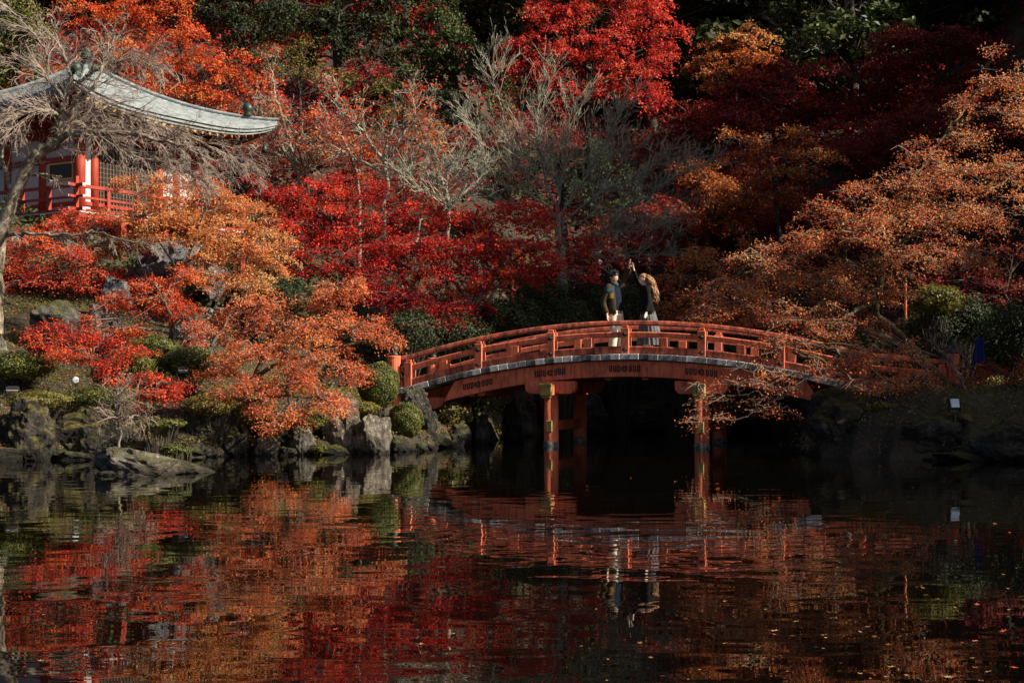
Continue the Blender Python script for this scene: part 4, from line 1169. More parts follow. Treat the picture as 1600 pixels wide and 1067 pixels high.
bare_tree('bare grey shrubby tree half hidden behind the scarlet crown', 41.0,
          [([(700, 350), (700, 320), (690, 280)], 0.07, 0.03, 8), ([(700, 320), (660, 300), (630, 270)], 0.05, 0.012, 20), ([(700, 320), (740, 290), (760, 260)], 0.05, 0.012, 20), ([(698, 310), (700, 270), (720, 240)], 0.05, 0.012, 18)],
          'greytwig', 'greytwig', seed=45, levels=4, nch=(3, 3, 2), up=0.07, wob=.18, ln=0.9, rmin=0.0065)
bare_tree('mossy bare bough curling down the dark rock by the right bridge end', 26.5,
          [([(1386, 600), (1380, 615, -.3), (1384, 632, -.4), (1376, 643, -.4)], 0.075, 0.02, 4, .25)], 'palebark', 'twig', seed=46, levels=2, nch=(3,), t0=.2)
bare_tree('leaning pale double stem on the right bank', 26.6,
          [([(1516, 625), (1500, 590), (1480, 560), (1462, 540)], 0.028, 0.012, 6, .3), ([(1500, 592), (1490, 565), (1470, 548)], 0.02, 0.008, 4, .3)], 'palebark', 'twig', seed=47, levels=3, nch=(3, 2))
bare_tree('forked pale stem standing on the right bank', 26.9,
          [([(1530, 628), (1520, 590), (1508, 565), (1498, 545)], 0.024, 0.01, 5, .3), ([(1512, 572), (1510, 555), (1507, 543)], 0.018, 0.008, 3, .3)], 'palebark', 'twig', seed=48, levels=3, nch=(3, 2))
bare_tree('bare dead bush with grey twigs on the sloping foreground rock', 21.6,
          [([(186, 690), (185, 660), (183, 630), (190, 600)], 0.03, 0.008, 26, .45), ([(185, 670), (170, 650), (155, 655)], 0.018, 0.008, 12, .35), ([(185, 655), (210, 650), (240, 655)], 0.018, 0.008, 14, .35)],
          'palebark', 'twig', seed=49, levels=3, nch=(4, 3), rmin=0.003, ang=0.9)

# --- the hillside behind
maple('brilliant red maple high on the hillside, the tallest lit crown', 52.0, [(925, 300), (920, 220), (915, 160)],
      [(850, 20, 60, 40, .5, .1), (920, 10, 66, 44, .5, .1), (990, 20, 60, 44, .5, .1), (1040, 60, 40, 36, .3, .1), (820, 70, 50, 36, .3, .0), (880, 75, 60, 40, -.2, .08), (950, 80, 60, 40, -.2, .06), (1010, 105, 50, 34, -.2, .05), (840, 120, 50, 32, 0, .0), (905, 135, 60, 32, -.3, -.05), (970, 140, 54, 28, -.3, -.06), (790, 110, 30, 26, .5, .05), (1030, 150, 36, 22, .2, -.1), (870, 165, 50, 20, .2, -.12), (890, -30, 80, 40, .8, .1), (980, -25, 70, 40, .8, .1)],
      'scarlet', L=0.125, dens=1.1, spray=0.5, m=56, seed=51, r0=0.16, bark='darkbark', twig_r=0.010)
maple('red orange maple on the slope directly above the temple roof', 48.5, [(300, 300), (295, 240), (290, 200)],
      [(280, 60, 60, 30, .6, .0), (330, 100, 60, 32, .4, .06), (260, 110, 60, 30, .2, .06), (360, 140, 50, 32, .2, .08), (220, 140, 60, 28, .2, .1), (300, 150, 60, 30, 0, .08), (350, 185, 46, 20, -.2, .2), (290, 190, 60, 22, -.2, .14), (390, 120, 30, 26, .4, -.04), (210, 90, 46, 24, .6, .06), (240, 200, 50, 24, -.2, .1), (330, 230, 60, 30, 0, .0), (400, 200, 40, 30, 0, -.1)],
      'redorange', L=0.115, dens=1.1, spray=0.46, m=54, seed=52, r0=0.13, bark='darkbark', twig_r=0.009)
maple('vermilion maple at the top left of the hillside', 53.0, [(190, 260), (185, 180), (180, 120)],
      [(200, 20, 60, 34, .2, .05), (150, 40, 46, 30, 0, .05), (230, 40, 46, 30, 0, .0), (120, 10, 40, 26, .3, .1), (170, 85, 60, 30, -.2, .1), (120, 120, 50, 26, -.2, .15), (90, 150, 50, 26, -.2, .1), (260, 10, 40, 26, .4, .1), (30, 130, 50, 26, 0, .05)],
      'redorange', L=0.125, dens=1.0, spray=0.5, m=50, seed=53, r0=0.14, bark='darkbark', twig_r=0.009)
maple('deep red maple right of the temple roof', 46.5, [(480, 330), (480, 280), (470, 240)],
      [(420, 270, 50, 30, 0, 0), (470, 250, 56, 34, .2, 0), (440, 210, 50, 28, .6, 0), (520, 230, 50, 34, .3, .1), (500, 190, 40, 26, .5, .14), (560, 260, 50, 34, .3, 0), (600, 300, 50, 30, 0, -.05), (660, 290, 50, 30, 0, -.08), (560, 310, 50, 22, 0, .0), (430, 150, 36, 24, 1, .1), (700, 300, 50, 26, .2, -.1), (620, 230, 40, 26, .5, -.1)],
      'maroon', L=0.11, dens=1.0, spray=0.44, m=46, seed=54, r0=0.10, bark='darkbark', twig_r=0.009)
maple('orange maple with sparse leaves among the small bare trees', 45.0, [(560, 300), (550, 250), (535, 215)],
      [(520, 205, 34, 20, .2, .1), (490, 180, 30, 16, .4, .05), (550, 230, 28, 22, 0, .1), (580, 240, 24, 18, 0, .05), (600, 235, 22, 14, -.1), (570, 275, 20, 14, 0)],
      'redorange', L=0.10, dens=0.9, spray=0.36, m=40, seed=55, r0=0.07, bark='greytwig', twig='greytwig')
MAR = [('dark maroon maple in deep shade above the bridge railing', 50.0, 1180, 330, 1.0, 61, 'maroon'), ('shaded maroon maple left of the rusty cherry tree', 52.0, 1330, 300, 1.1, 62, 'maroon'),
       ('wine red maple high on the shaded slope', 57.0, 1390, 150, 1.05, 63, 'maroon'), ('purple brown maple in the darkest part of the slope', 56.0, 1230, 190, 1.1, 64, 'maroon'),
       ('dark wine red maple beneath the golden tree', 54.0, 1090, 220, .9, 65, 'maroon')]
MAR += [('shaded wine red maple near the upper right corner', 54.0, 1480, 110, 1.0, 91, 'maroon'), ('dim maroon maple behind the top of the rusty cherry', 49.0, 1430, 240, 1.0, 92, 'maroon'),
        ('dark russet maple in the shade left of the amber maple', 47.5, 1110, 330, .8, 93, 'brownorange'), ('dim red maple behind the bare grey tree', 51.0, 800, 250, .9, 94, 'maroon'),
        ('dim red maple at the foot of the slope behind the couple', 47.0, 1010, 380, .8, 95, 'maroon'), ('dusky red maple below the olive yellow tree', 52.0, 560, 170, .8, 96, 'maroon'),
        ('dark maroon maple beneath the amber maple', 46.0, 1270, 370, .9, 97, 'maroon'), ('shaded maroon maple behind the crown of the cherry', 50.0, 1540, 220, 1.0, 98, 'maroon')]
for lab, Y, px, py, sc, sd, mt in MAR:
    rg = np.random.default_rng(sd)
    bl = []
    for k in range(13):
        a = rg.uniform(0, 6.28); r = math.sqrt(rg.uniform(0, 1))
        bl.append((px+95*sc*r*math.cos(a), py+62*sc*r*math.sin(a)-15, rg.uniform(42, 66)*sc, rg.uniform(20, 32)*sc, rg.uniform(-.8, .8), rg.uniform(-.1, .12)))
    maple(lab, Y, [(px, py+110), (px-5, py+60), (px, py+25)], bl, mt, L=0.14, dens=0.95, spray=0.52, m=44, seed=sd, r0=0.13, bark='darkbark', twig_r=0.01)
maple('golden yellow tree at the top beside the brilliant red crown', 58.0, [(1150, 200), (1150, 140)],
      [(1150, 60, 36, 30, 0, .05), (1120, 80, 36, 26, -.2, 0), (1180, 55, 30, 24, .1, .1), (1160, 100, 46, 26, -.3, -.1), (1110, 115, 36, 24, -.2, -.05), (1200, 90, 30, 24, 0, -.12), (1085, 90, 22, 20, .2, .05)],
      'gold', L=0.14, dens=1.0, spray=0.46, m=46, seed=66, r0=0.1, bark='darkbark', twig_r=0.009)
maple('amber maple catching light in front of the dark slope', 44.0, [(1220, 400), (1215, 340), (1210, 290)],
      [(1260, 205, 28, 18, .2, .15), (1280, 235, 34, 18, 0, .1), (1230, 235, 36, 20, .1, .1), (1190, 225, 30, 18, .2, .0), (1250, 265, 44, 20, -.2, .0), (1190, 270, 46, 24, -.1, -.08), (1150, 250, 36, 20, .2, -.1), (1140, 210, 20, 14, .3, .0), (1305, 250, 22, 12, .1, .1), (1220, 305, 50, 20, -.2, -.1), (1160, 310, 46, 20, 0, -.12)],
      'brownorange', L=0.10, dens=0.95, spray=0.38, m=44, seed=67, r0=0.09, bark='darkbark')
evergreen('dark pine with lit green crown near the top centre', 54.0, [(722, 300), (720, 240), (712, 170), (708, 120)],
          [(705, 50, 36, 28, -.4, .2), (715, 85, 46, 26, -.5, .25), (670, 80, 40, 22, 0, .0), (760, 85, 40, 20, -.2, .15), (785, 80, 20, 14, -.2, .1), (660, 110, 50, 20, 0, -.1), (740, 105, 46, 16, 0, .0), (640, 60, 36, 20, .3, -.1), (690, 15, 40, 22, .2, -.05), (620, 140, 44, 18, .2, -.1)],
          L=0.16, dens=1.2, seed=71, r0=0.30, tuft=0.5, m=80)
evergreen('bushy green cypress in the top left corner', 45.5, [(25, 330), (25, 200), (22, 60)],
          [(20, 10, 50, 34, 0, .25), (40, 45, 44, 30, -.3, .2), (10, 60, 44, 30, -.2, .1), (30, 90, 44, 26, -.2, .0), (5, 110, 40, 30, 0, .0), (-30, 40, 40, 50, 0, .1), (-20, 120, 40, 40, 0, 0)],
          leaf='juniper', L=0.13, dens=1.2, seed=72, r0=0.16, tuft=0.42, m=80, name='cypress_tree')
maple('yellow green understory tree behind the dark pine trunk', 57.0, [(760, 300), (765, 240)],
      [(770, 170, 40, 22, 0, .1), (740, 200, 36, 20, 0, .1), (780, 205, 36, 18, 0, .05), (700, 190, 40, 20, .3, .0), (650, 200, 50, 22, .4, .0), (690, 235, 50, 18, .3, -.05), (790, 140, 26, 20, .2, .05)],
      'olive', L=0.15, dens=0.9, spray=0.5, m=44, seed=73, r0=0.1, bark='darkbark')
maple('olive yellow tree in the dim wood at the top', 60.0, [(500, 300), (500, 200), (498, 120)],
      [(500, 40, 50, 30, 0, .1), (450, 60, 50, 30, .2, .1), (545, 70, 50, 30, .2, .05), (480, 100, 60, 26, -.2, .0), (560, 110, 50, 26, 0, .0), (420, 20, 50, 30, .5, .05), (600, 20, 50, 30, .4, .05), (430, 110, 40, 24, .2, 0)],
      'olive', L=0.16, dens=0.85, spray=0.55, m=40, seed=74, r0=0.28, bark='darkbark')
evergreen('tall dark evergreen with a straight trunk left of the lit pine', 53.0, [(530, 300), (530, 200), (528, 100), (526, 20)],
          [(520, 20, 50, 30, 0, -.1), (480, 45, 50, 26, .2, -.05), (570, 40, 50, 26, 0, -.1), (545, 80, 46, 22, -.2, -.1), (470, 90, 40, 22, .3, -.1), (600, 85, 46, 24, .2, -.05), (590, 5, 50, 28, .3, -.05), (440, 15, 50, 30, .3, .0)],
          leaf='evergreen', L=0.17, dens=1.1, seed=171, r0=0.26, tuft=0.5, m=50, name='evergreen_tree')
maple('small yellow olive tree in the shade above the bare trees', 50.5, [(470, 200), (468, 150)],
      [(430, 85, 40, 20, .2, .1), (480, 70, 36, 20, 0, .1), (465, 110, 50, 20, -.2, .05), (410, 120, 36, 18, .1, -.05), (530, 120, 40, 18, .0, .0), (590, 130, 40, 20, .2, -.05), (630, 175, 40, 18, .2, .0)],
      'olive', L=0.13, dens=.8, spray=0.42, m=36, seed=172, r0=0.1, bark='darkbark')
evergreen('dark spreading evergreen beneath the lit pine', 52.0, [(640, 320), (640, 260), (645, 200)],
          [(640, 130, 50, 22, 0, -.1), (600, 150, 44, 20, .1, -.1), (690, 150, 50, 22, .1, -.1), (650, 175, 60, 20, -.2, -.12), (720, 180, 30, 18, .2, -.1), (600, 190, 36, 18, .1, -.1)],
          leaf='evergreen', L=0.16, dens=1.0, seed=173, r0=0.18, tuft=0.46, m=46, name='evergreen_tree')
evergreen('dim evergreen at the top behind the olive tree', 55.0, [(390, 200), (390, 100)],
      [(380, 60, 40, 26, 0, -.1), (360, 25, 46, 26, .2, -.05), (420, 50, 36, 20, .2, -.1), (330, 10, 40, 24, .2, .0), (400, 90, 40, 20, -.1, -.1)],
      leaf='evergreen', L=0.16, dens=1.0, tuft=0.46, m=44, seed=174, r0=0.12, name='evergreen_tree')
evergreen('dark evergreen behind the big bare grey tree', 47.5, [(880, 360), (880, 300), (885, 250)],
          [(850, 250, 50, 26, 0, -.1), (920, 240, 50, 26, .1, -.1), (970, 270, 50, 26, 0, -.1), (830, 300, 50, 24, 0, -.1), (900, 290, 50, 24, -.2, -.1), (1000, 320, 50, 24, 0, -.1), (940, 330, 50, 20, -.1, -.1), (780, 270, 40, 24, .1, -.1)],
          leaf='evergreen', L=0.15, dens=1.0, seed=175, r0=0.18, tuft=0.45, m=44, name='evergreen_tree')
evergreen('leafy dark green tree at the top right of the red crown', 62.0, [(1110, 240), (1110, 120)],
          [(1100, 20, 50, 36, 0, .1), (1070, 50, 36, 30, 0, .1), (1140, 10, 50, 30, .2, .0), (1090, -20, 60, 30, .3, 0), (1120, 50, 40, 26, 0, -.05)], leaf='evergreen', L=0.19, dens=1.2, seed=75, tuft=0.55, m=64, name='evergreen_tree')
bare_tree('grey leafless tree at the top right of the slope', 61.0,
          [([(1270, 200), (1270, 120), (1260, 60), (1250, 10)], 0.12, 0.02, 20), ([(1270, 120), (1230, 60), (1190, 20)], 0.06, 0.014, 20), ([(1268, 110), (1310, 60), (1350, 20)], 0.06, 0.014, 20), ([(1266, 90), (1290, 30), (1300, -10)], 0.05, 0.014, 16)],
          'greytwig', 'greytwig', seed=76, levels=4, nch=(4, 3, 2), up=0.05, ln=1.5, rmin=0.011)

# filler forest: individual trees on the hill, shared crowns
def forest():
    kinds = []
    for i, (leaf, L, sd) in enumerate((('evergreen', 0.30, 81), ('pine', 0.28, 82), ('maroon', 0.27, 83), ('olive', 0.28, 84), ('evergreen', 0.32, 85))):
        rg = np.random.default_rng(sd); LC, LN, LT = [], [], []
        wood = Geo()
        hgt = 10.0
        V, Q = tube(smooth_path([(0, 0, -1.5), (0.15, 0.1, 3), (0, 0, 6), (0.1, 0, 9)], 16), np.linspace(0.24, 0.05, 16), 8); wood.add(V, Q)
        nb = 46
        for k in range(nb):
            z = rg.uniform(1.0, 10.0); rm = 2.9*math.sin(math.pi*min(1, (z+0.6)/11.2))**0.8
            a = rg.uniform(0, 6.28); r = rm*math.sqrt(rg.uniform(0.15, 1))
            c = np.array((r*math.cos(a), r*math.sin(a), z))
            V, Q = sticks([np.array((0.05, 0, max(z-1.0, 0.5)))], [c], [0.05], [0.02], 4); wood.add(V, Q)
            n = 150
            d = nrm(rg.normal(size=(n, 3)))*rg.uniform(0, 1, (n, 1))**0.5*np.array((0.95, 0.95, 0.42))
            d[:, 2] -= 0.25*(d[:, 0]**2+d[:, 1]**2)
            LC.append(c+d); LN.append(nrm(np.array((0, 0, .8))+d*0.6+rg.normal(0, .6, (n, 3)))); LT.append(0.5+rg.normal(0, .1)+rg.normal(0, .1, n))
        V, Q, T = leaves(np.vstack(LC), np.vstack(LN), L, np.concatenate(LT), rg)
        kinds.append((mesh_np('crown', V, [Q], M[leaf], tone=T), mesh_np('trunk', np.vstack(wood.V), [np.vstack(wood.Q)], M['darkbark'], True)))
    rg = np.random.default_rng(90)
    names = ['dark evergreen tree in the dim hillside wood', 'dark green pine in the dim hillside wood', 'dull maroon tree in the dim hillside wood', 'dim olive tree in the hillside wood', 'dark evergreen tree in the dim hillside wood']
    n = 0
    for row, (Y, step) in enumerate(((62, 4.0), (68, 4.4), (75, 5.0), (83, 5.8), (93, 7))):
        half = Y*0.36+3
        for x in np.arange(-half, half+16, step):
            X = x+rg.uniform(-1.2, 1.2); YY_ = Y+rg.uniform(-2, 2)
            k = int(rg.choice(5, p=[.34, .2, .18, .12, .16]))
            sc = rg.uniform(0.8, 1.15)
            pxx = 800+X/YY_*F
            where = 'above the temple roof' if pxx < 330 else 'between temple and brilliant red crown' if pxx < 760 else 'behind the brilliant red crown' if pxx < 1090 else 'above the maroon maples' if pxx < 1420 else 'at the upper right'
            root = empty('forest_tree', (X, YY_, float(gz(X, YY_))-0.1), names[k]+' '+where, 'tree', 'trees filling the dim wood behind', rz=rg.uniform(0, 6.28))
            root.scale = (sc*1.15, sc*1.15, sc)
            for me, nm in zip(kinds[k], ('crown', 'trunk')): link(bpy.data.objects.new(nm, me), root)
            n += 1
    # unseen trees added on the right to shade the slope and the right bank
    for X, Y, sc, k in ((20.5, 36.5, 1.15, 0), (23, 39, .95, 1), (21.5, 42.5, .95, 0), (24.5, 45, .8, 4), (22, 47.5, 1.1, 1), (25.5, 50.5, .95, 0), (23, 53.5, .55, 4), (27, 42, .75, 0), (28, 48, .8, 1),
                        (20, 35.2, 1.0, 0), (18.4, 36.6, 1.0, 4), (23, 35.0, 1.0, 1), (26, 35.2, 1.05, 0), (19.4, 31.0, .8, 0), (17.4, 32.2, .75, 1), (22.0, 30.2, .82, 4), (24.6, 29.8, .85, 0), (27, 29.6, .9, 1), (20.6, 32.6, .9, 4), (23.2, 32.4, .9, 0),
                        (16.0, 22.6, .66, 4), (17.6, 24.2, .70, 0), (17.4, 21.0, .66, 1), (14.2, 23.2, .5, 0), (19.6, 22.8, .75, 4), (14.6, 24.8, .42, 1), (13.2, 24.4, .55, 0), (12.2, 25.6, .40, 4), (15.6, 25.6, .6, 1)):
        root = empty('forest_tree', (X, Y, float(gz(X, Y))-0.1), 'dark evergreen tree added unseen beyond the right bank for shade', 'tree', 'shade trees added beyond the right bank', rz=rg.uniform(0, 6.28))
        root.scale = (sc*1.2, sc*1.2, 1.6 if 34 < Y < 37 else 1.86 if 29 < Y < 34 else sc*1.15)
        for me, nm in zip(kinds[k], ('crown', 'trunk')): link(bpy.data.objects.new(nm, me), root)


forest()

# ------------------------------------------------------------------ rocks
def rock_mesh(dims, seed, cuts=14, sub=4, rough=0.20):
    rg = np.random.default_rng(seed)
    bm = bmesh.new(); bmesh.ops.create_icosphere(bm, subdivisions=sub, radius=1.0)
    V = np.array([v.co[:] for v in bm.verts])
    # facets: cut by random planes
    for _ in range(cuts):
        n = nrm(rg.normal(size=3)); d = rg.uniform(0.55, 0.88)
        h = np.maximum(V@n-d, 0); V = V-h[:, None]*n*rg.uniform(0.75, 1.0)
    off = Vector(rg.uniform(-50, 50, 3))
    N1 = np.array([mnoise.fractal(Vector(v)*1.6+off, 0.9, 2.1, 5) for v in V])
    N2 = np.array([mnoise.ridged_multi_fractal(Vector(v)*2.4+off, 0.9, 2.1, 3, 1.0, 2.0) for v in V])
    V = V*(1+rough*N1+0.09*(N2-1.0))[:, None]
    lo = V.min(0); hi = V.max(0)
    V = (V-(lo+hi)/2)/((hi-lo)/2)*np.array(dims)/2
    Fc = np.array([[v.index for v in f.verts] for f in bm.faces]); bm.free()
    return V, Fc


def rock(label, px, py, wp, hp, Y, mat='rock', seed=1, deep=0.8, rot=(0, 0, 0), sub=4, cuts=14, sink=0.25, group=None):
    k = Y/F
    dims = (wp*k, wp*k*deep, hp*k*(1+sink))
    V, Fc = rock_mesh(dims, seed, cuts, sub)
    if wp*hp > 5000: V, Fc = rock_mesh(dims, seed, cuts, 5)
    c = P(px, py, Y); c[2] -= hp*k*sink/2
    o = obj_np('rock', V, [Fc], M[mat], smooth=False)
    o.location = c; o.rotation_euler = [math.radians(a) for a in rot]
    tag(o, label, 'rock', group)
    return o


R_ = [
 ('big rounded boulder with a mossy cap at the left edge of the water', 38, 668, 96, 100, 25.1, 'mossrock', 101, .9),
 ('dark mossy bank rock between the round boulder and the sloping rock', 150, 672, 140, 84, 25.9, 'mossrock', 102, .6),
 ('low dark stone at the water line beside the mossy boulder', 120, 712, 70, 16, 25.2, 'darkrock', 103, .6),
 ('small pale stone in the water in front of the sloping rock', 212, 746, 40, 14, 20.6, 'palerock', 105, .7),
 ('little grey stone in the water left of the sloping rock', 166, 741, 36, 12, 20.9, 'rock', 106, .7),
 ('blocky pale stone at the water under the orange maple', 414, 697, 50, 36, 26.7, 'palerock', 107, .8),
 ('grey upright stone at the water right of the blocky pale stone', 472, 690, 46, 48, 27.1, 'rock', 108, .8),
 ('tall slanting grey rock left of the white topped boulder', 534, 660, 62, 92, 27.6, 'palerock', 109, .7),
 ('white topped boulder standing in the water below the round bush', 582, 678, 62, 64, 27.5, 'palerock', 110, .8),
 ('small flat stone at the water line under the lower round bush', 655, 701, 34, 20, 28.5, 'rock', 111, .8),
 ('dark jagged rock under the left end of the bridge', 648, 622, 44, 40, 29.6, 'rock', 112, .9),
 ('dark rock wedged behind the lower round bush', 668, 665, 34, 76, 29.7, 'darkrock', 113, .9),
 ('moss draped rock left of the orange maple trunk', 330, 662, 84, 92, 26.6, 'mossrock', 114, .7),
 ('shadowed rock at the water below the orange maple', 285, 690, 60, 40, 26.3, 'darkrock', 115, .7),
 ('round grey rock on the slope under the red maple', 92, 494, 82, 52, 29.6, 'rock', 116, .8),
 ('angular grey rock beside the round one on the slope', 160, 505, 66, 70, 29.9, 'bluerock', 117, .8),
 ('broken grey rock high on the slope below the red crown', 178, 452, 56, 44, 31.5, 'bluerock', 118, .8),
 ('great blue grey rock face below the temple', 270, 412, 120, 76, 34.0, 'bluerock', 119, .7),
 ('blue grey boulder right of the great rock face', 330, 430, 60, 56, 33.6, 'bluerock', 120, .8),
 ('blue grey boulder left of the great rock face', 215, 440, 50, 50, 33.3, 'bluerock', 121, .8),
 ('pinkish grey rock among the orange maple leaves', 302, 520, 70, 56, 29.6, 'palerock', 122, .8),
 ('small dark rock under the orange maple leaves', 328, 560, 42, 40, 28.4, 'rock', 123, .8),
 ('grey rock cut off by the left edge of the picture', 0, 552, 26, 56, 28.0, 'palerock', 124, .8),
 ('pale upright rock under the bridge, left of the pillars', 753, 678, 26, 66, 31.7, 'rock', 125, .9),
 ('tall dim rock under the bridge next to the left pillar', 801, 662, 36, 78, 33.2, 'rock', 126, .9),
 ('low rock with weeds under the left end of the bridge', 717, 678, 40, 44, 31.0, 'darkrock', 127, .9),
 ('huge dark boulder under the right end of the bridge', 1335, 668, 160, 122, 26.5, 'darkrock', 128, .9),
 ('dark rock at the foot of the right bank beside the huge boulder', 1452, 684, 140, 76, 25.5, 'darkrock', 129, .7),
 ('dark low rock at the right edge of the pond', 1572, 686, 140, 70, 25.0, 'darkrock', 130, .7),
 ('moss topped rock where the bridge meets the right bank', 1305, 622, 70, 36, 28.0, 'mossrock', 131, .8),
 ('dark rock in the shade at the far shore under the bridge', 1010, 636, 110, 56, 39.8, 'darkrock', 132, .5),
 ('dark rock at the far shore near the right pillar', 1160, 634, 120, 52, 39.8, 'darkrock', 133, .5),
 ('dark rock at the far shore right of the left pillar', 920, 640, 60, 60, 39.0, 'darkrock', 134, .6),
 ('shaded rock between the huge boulder and the right bank stones', 1398, 690, 70, 60, 26.0, 'darkrock', 150, .8),
 ('low mossy rock under the square floodlight', 1500, 660, 110, 44, 25.6, 'mossrock', 151, .8),
 ('mossy shelf rock beneath the curling bough', 1400, 640, 110, 50, 26.4, 'mossrock', 152, .8),
 ('long low dark stone along the water at the right edge', 1520, 712, 120, 22, 24.9, 'darkrock', 153, .5),
 ('mossy rock at the right edge under the scarlet branch', 1590, 655, 70, 40, 25.4, 'mossrock', 154, .8),
 ('dark stone at the water below the dead bush', 215, 700, 90, 34, 25.9, 'darkrock', 155, .6),
 ('dark mossy stone between the draped rock and the blocky stone', 372, 690, 46, 50, 26.6, 'mossrock', 156, .7),
 ('low stone at the water line between blocky and upright stones', 445, 706, 40, 18, 26.8, 'darkrock', 157, .7),
 ('low wet stone left of the white topped boulder', 522, 704, 50, 20, 27.2, 'darkrock', 158, .7),
 ('wet stones at the water under the clipped bushes', 622, 694, 40, 26, 28.2, 'darkrock', 159, .7),
 ('brown mossy bank stone above the blocky pale stone', 420, 668, 70, 34, 27.1, 'mossrock', 160, .7),
 ('dark stone at the far left of the water line', 10, 712, 60, 26, 24.7, 'darkrock', 161, .6),
 ('dark rock on the island shore seen behind the left pillar', 815, 672, 40, 60, 37.0, 'darkrock', 163, .7),
 ('dark rock at the water under the first railing panel', 690, 694, 44, 34, 30.2, 'darkrock', 162, .7),
]
for r in R_: rock(*r)
# the long rock sloping into the water, high at its left end
V, Fc = rock_mesh((1.95, 1.25, 0.85), 104, 8, 5, 0.12)
t = (V[:, 0]+0.98)/1.96
V[:, 2] = V[:, 2]*(1.05-0.75*t)-0.02+0.10*(1-t)
o = obj_np('rock', V, [Fc], M['palerock']); o.location = P(238, 737, 21.6); o.rotation_euler = (0, math.radians(6), math.radians(-12))
tag(o, 'long pale rock sloping down into the water in the left foreground', 'rock')
# small stones along the foot of the banks
rg = np.random.default_rng(145)
stone_me = []
for i in range(5):
    V, Fc = rock_mesh((1, .8, .62), 700+i, 12, 3, .16)
    stone_me.append(mesh_np('shore_stone', V, [Fc], M['darkrock' if i < 3 else 'rock']))
pts = [np.array(p) for p in SHORE[3:-3]]
for a, b in zip(pts[:-1], pts[1:]):
    L_ = np.linalg.norm(b-a)
    for _ in range(int(L_/0.28)):
        t = rg.uniform(); q = a+(b-a)*t
        if q[1] > 36 or abs(q[0]) > 0.37*q[1]+0.5: continue
        sz = rg.uniform(.14, .46)
        o = bpy.data.objects.new('shore_stone', stone_me[int(rg.integers(5))]); COL.objects.link(o)
        o.location = (q[0]+rg.normal(0, .10), q[1]+rg.normal(0.02, .12), 0.03+rg.uniform(-.04, .06)); o.scale = (sz, sz, sz*rg.uniform(.7, 1.1)); o.rotation_euler = (rg.normal(0, .2), rg.normal(0, .2), rg.uniform(0, 6.28))
        side = 'left bank' if q[0] < 0.5 else 'right bank'
        tag(o, 'small wet stone at the waterline of the '+side, 'stone', 'small stones along the '+side)
# dry stone wall below the temple
wall = empty('stone_wall', P(345, 520, 34.2), 'dark dry stone wall of squared blocks behind the golden maple', 'wall')
rg = np.random.default_rng(140)
for r in range(4):
    x = -0.95+0.12*(r % 2)
    while x < 0.95:
        wd = rg.uniform(0.28, 0.46)
        V, Fc = rock_mesh((wd*0.97, 0.5, 0.30), int(rg.integers(1e6)), 5, 2, 0.05)
        s = np.sign(V)*np.abs(V/np.array((wd*.485, .25, .15)))**0.6*np.array((wd*.485, .25, .15))
        b = obj_np('stone', s, [Fc], M['bluerock' if rg.uniform() < .4 else 'darkrock'], wall); b.location = (x+wd/2, rg.normal(0, .02), 0.15+0.30*r)
        x += wd

# ------------------------------------------------------------------ shrubs and ground cover
def shrub(label, px, py, rx, ry, Y, leaf, L=0.04, n=9000, seed=1, lump=0.12, clip=True, name='shrub', cat='shrub', curl=0.5, deep=1.0):
    rg = np.random.default_rng(seed); k = Y/F
    c = P(px, py, Y); R = np.array((rx*k, rx*k*deep, ry*k))
    base = np.array((c[0], c[1], min(float(gz(c[0], c[1])), c[2]-R[2]*0.6)))
    root = empty(name, base, label, cat)
    d = nrm(rg.normal(size=(n, 3)))
    lob = np.array([[math.sin(7*a+1.3*seed), ] for a in range(1)])
    bump = lump*(np.sin(d[:, 0]*6+seed)*np.cos(d[:, 2]*7+seed*2)+np.sin(d[:, 1]*8+d[:, 2]*5+seed))*0.7
    rad = (1+bump)*(1-np.abs(rg.normal(0, 0.07 if clip else 0.16, n)))
    if not clip: rad *= rg.uniform(0.6, 1.08, n)**0.5
    pos = c+d*R*rad[:, None]-base
    nn = nrm(d/R*R.mean()+rg.normal(0, curl, (n, 3)))
    tone = 0.5+0.25*bump/max(lump, .01)*0.5+rg.normal(0, 0.13, n)
    V, Q, T = leaves(pos, nn, L, tone, rg)
    obj_np('foliage', V, [Q], M[leaf], root, tone=T)
    g = Geo(); m = 40
    e = c+nrm(rg.normal(size=(m, 3))*np.array((1, 1, .6))+np.array((0, 0, .5)))*R*rg.uniform(0.6, .97, (m, 1))-base
    V, Q = sticks(np.repeat([[0, 0, -0.05]], m, 0)+rg.normal(0, .04, (m, 3)), e, np.full(m, .012), np.full(m, .005), 4); g.add(V, Q)
    g.build('stems', M['darkbark'], root)
    return root


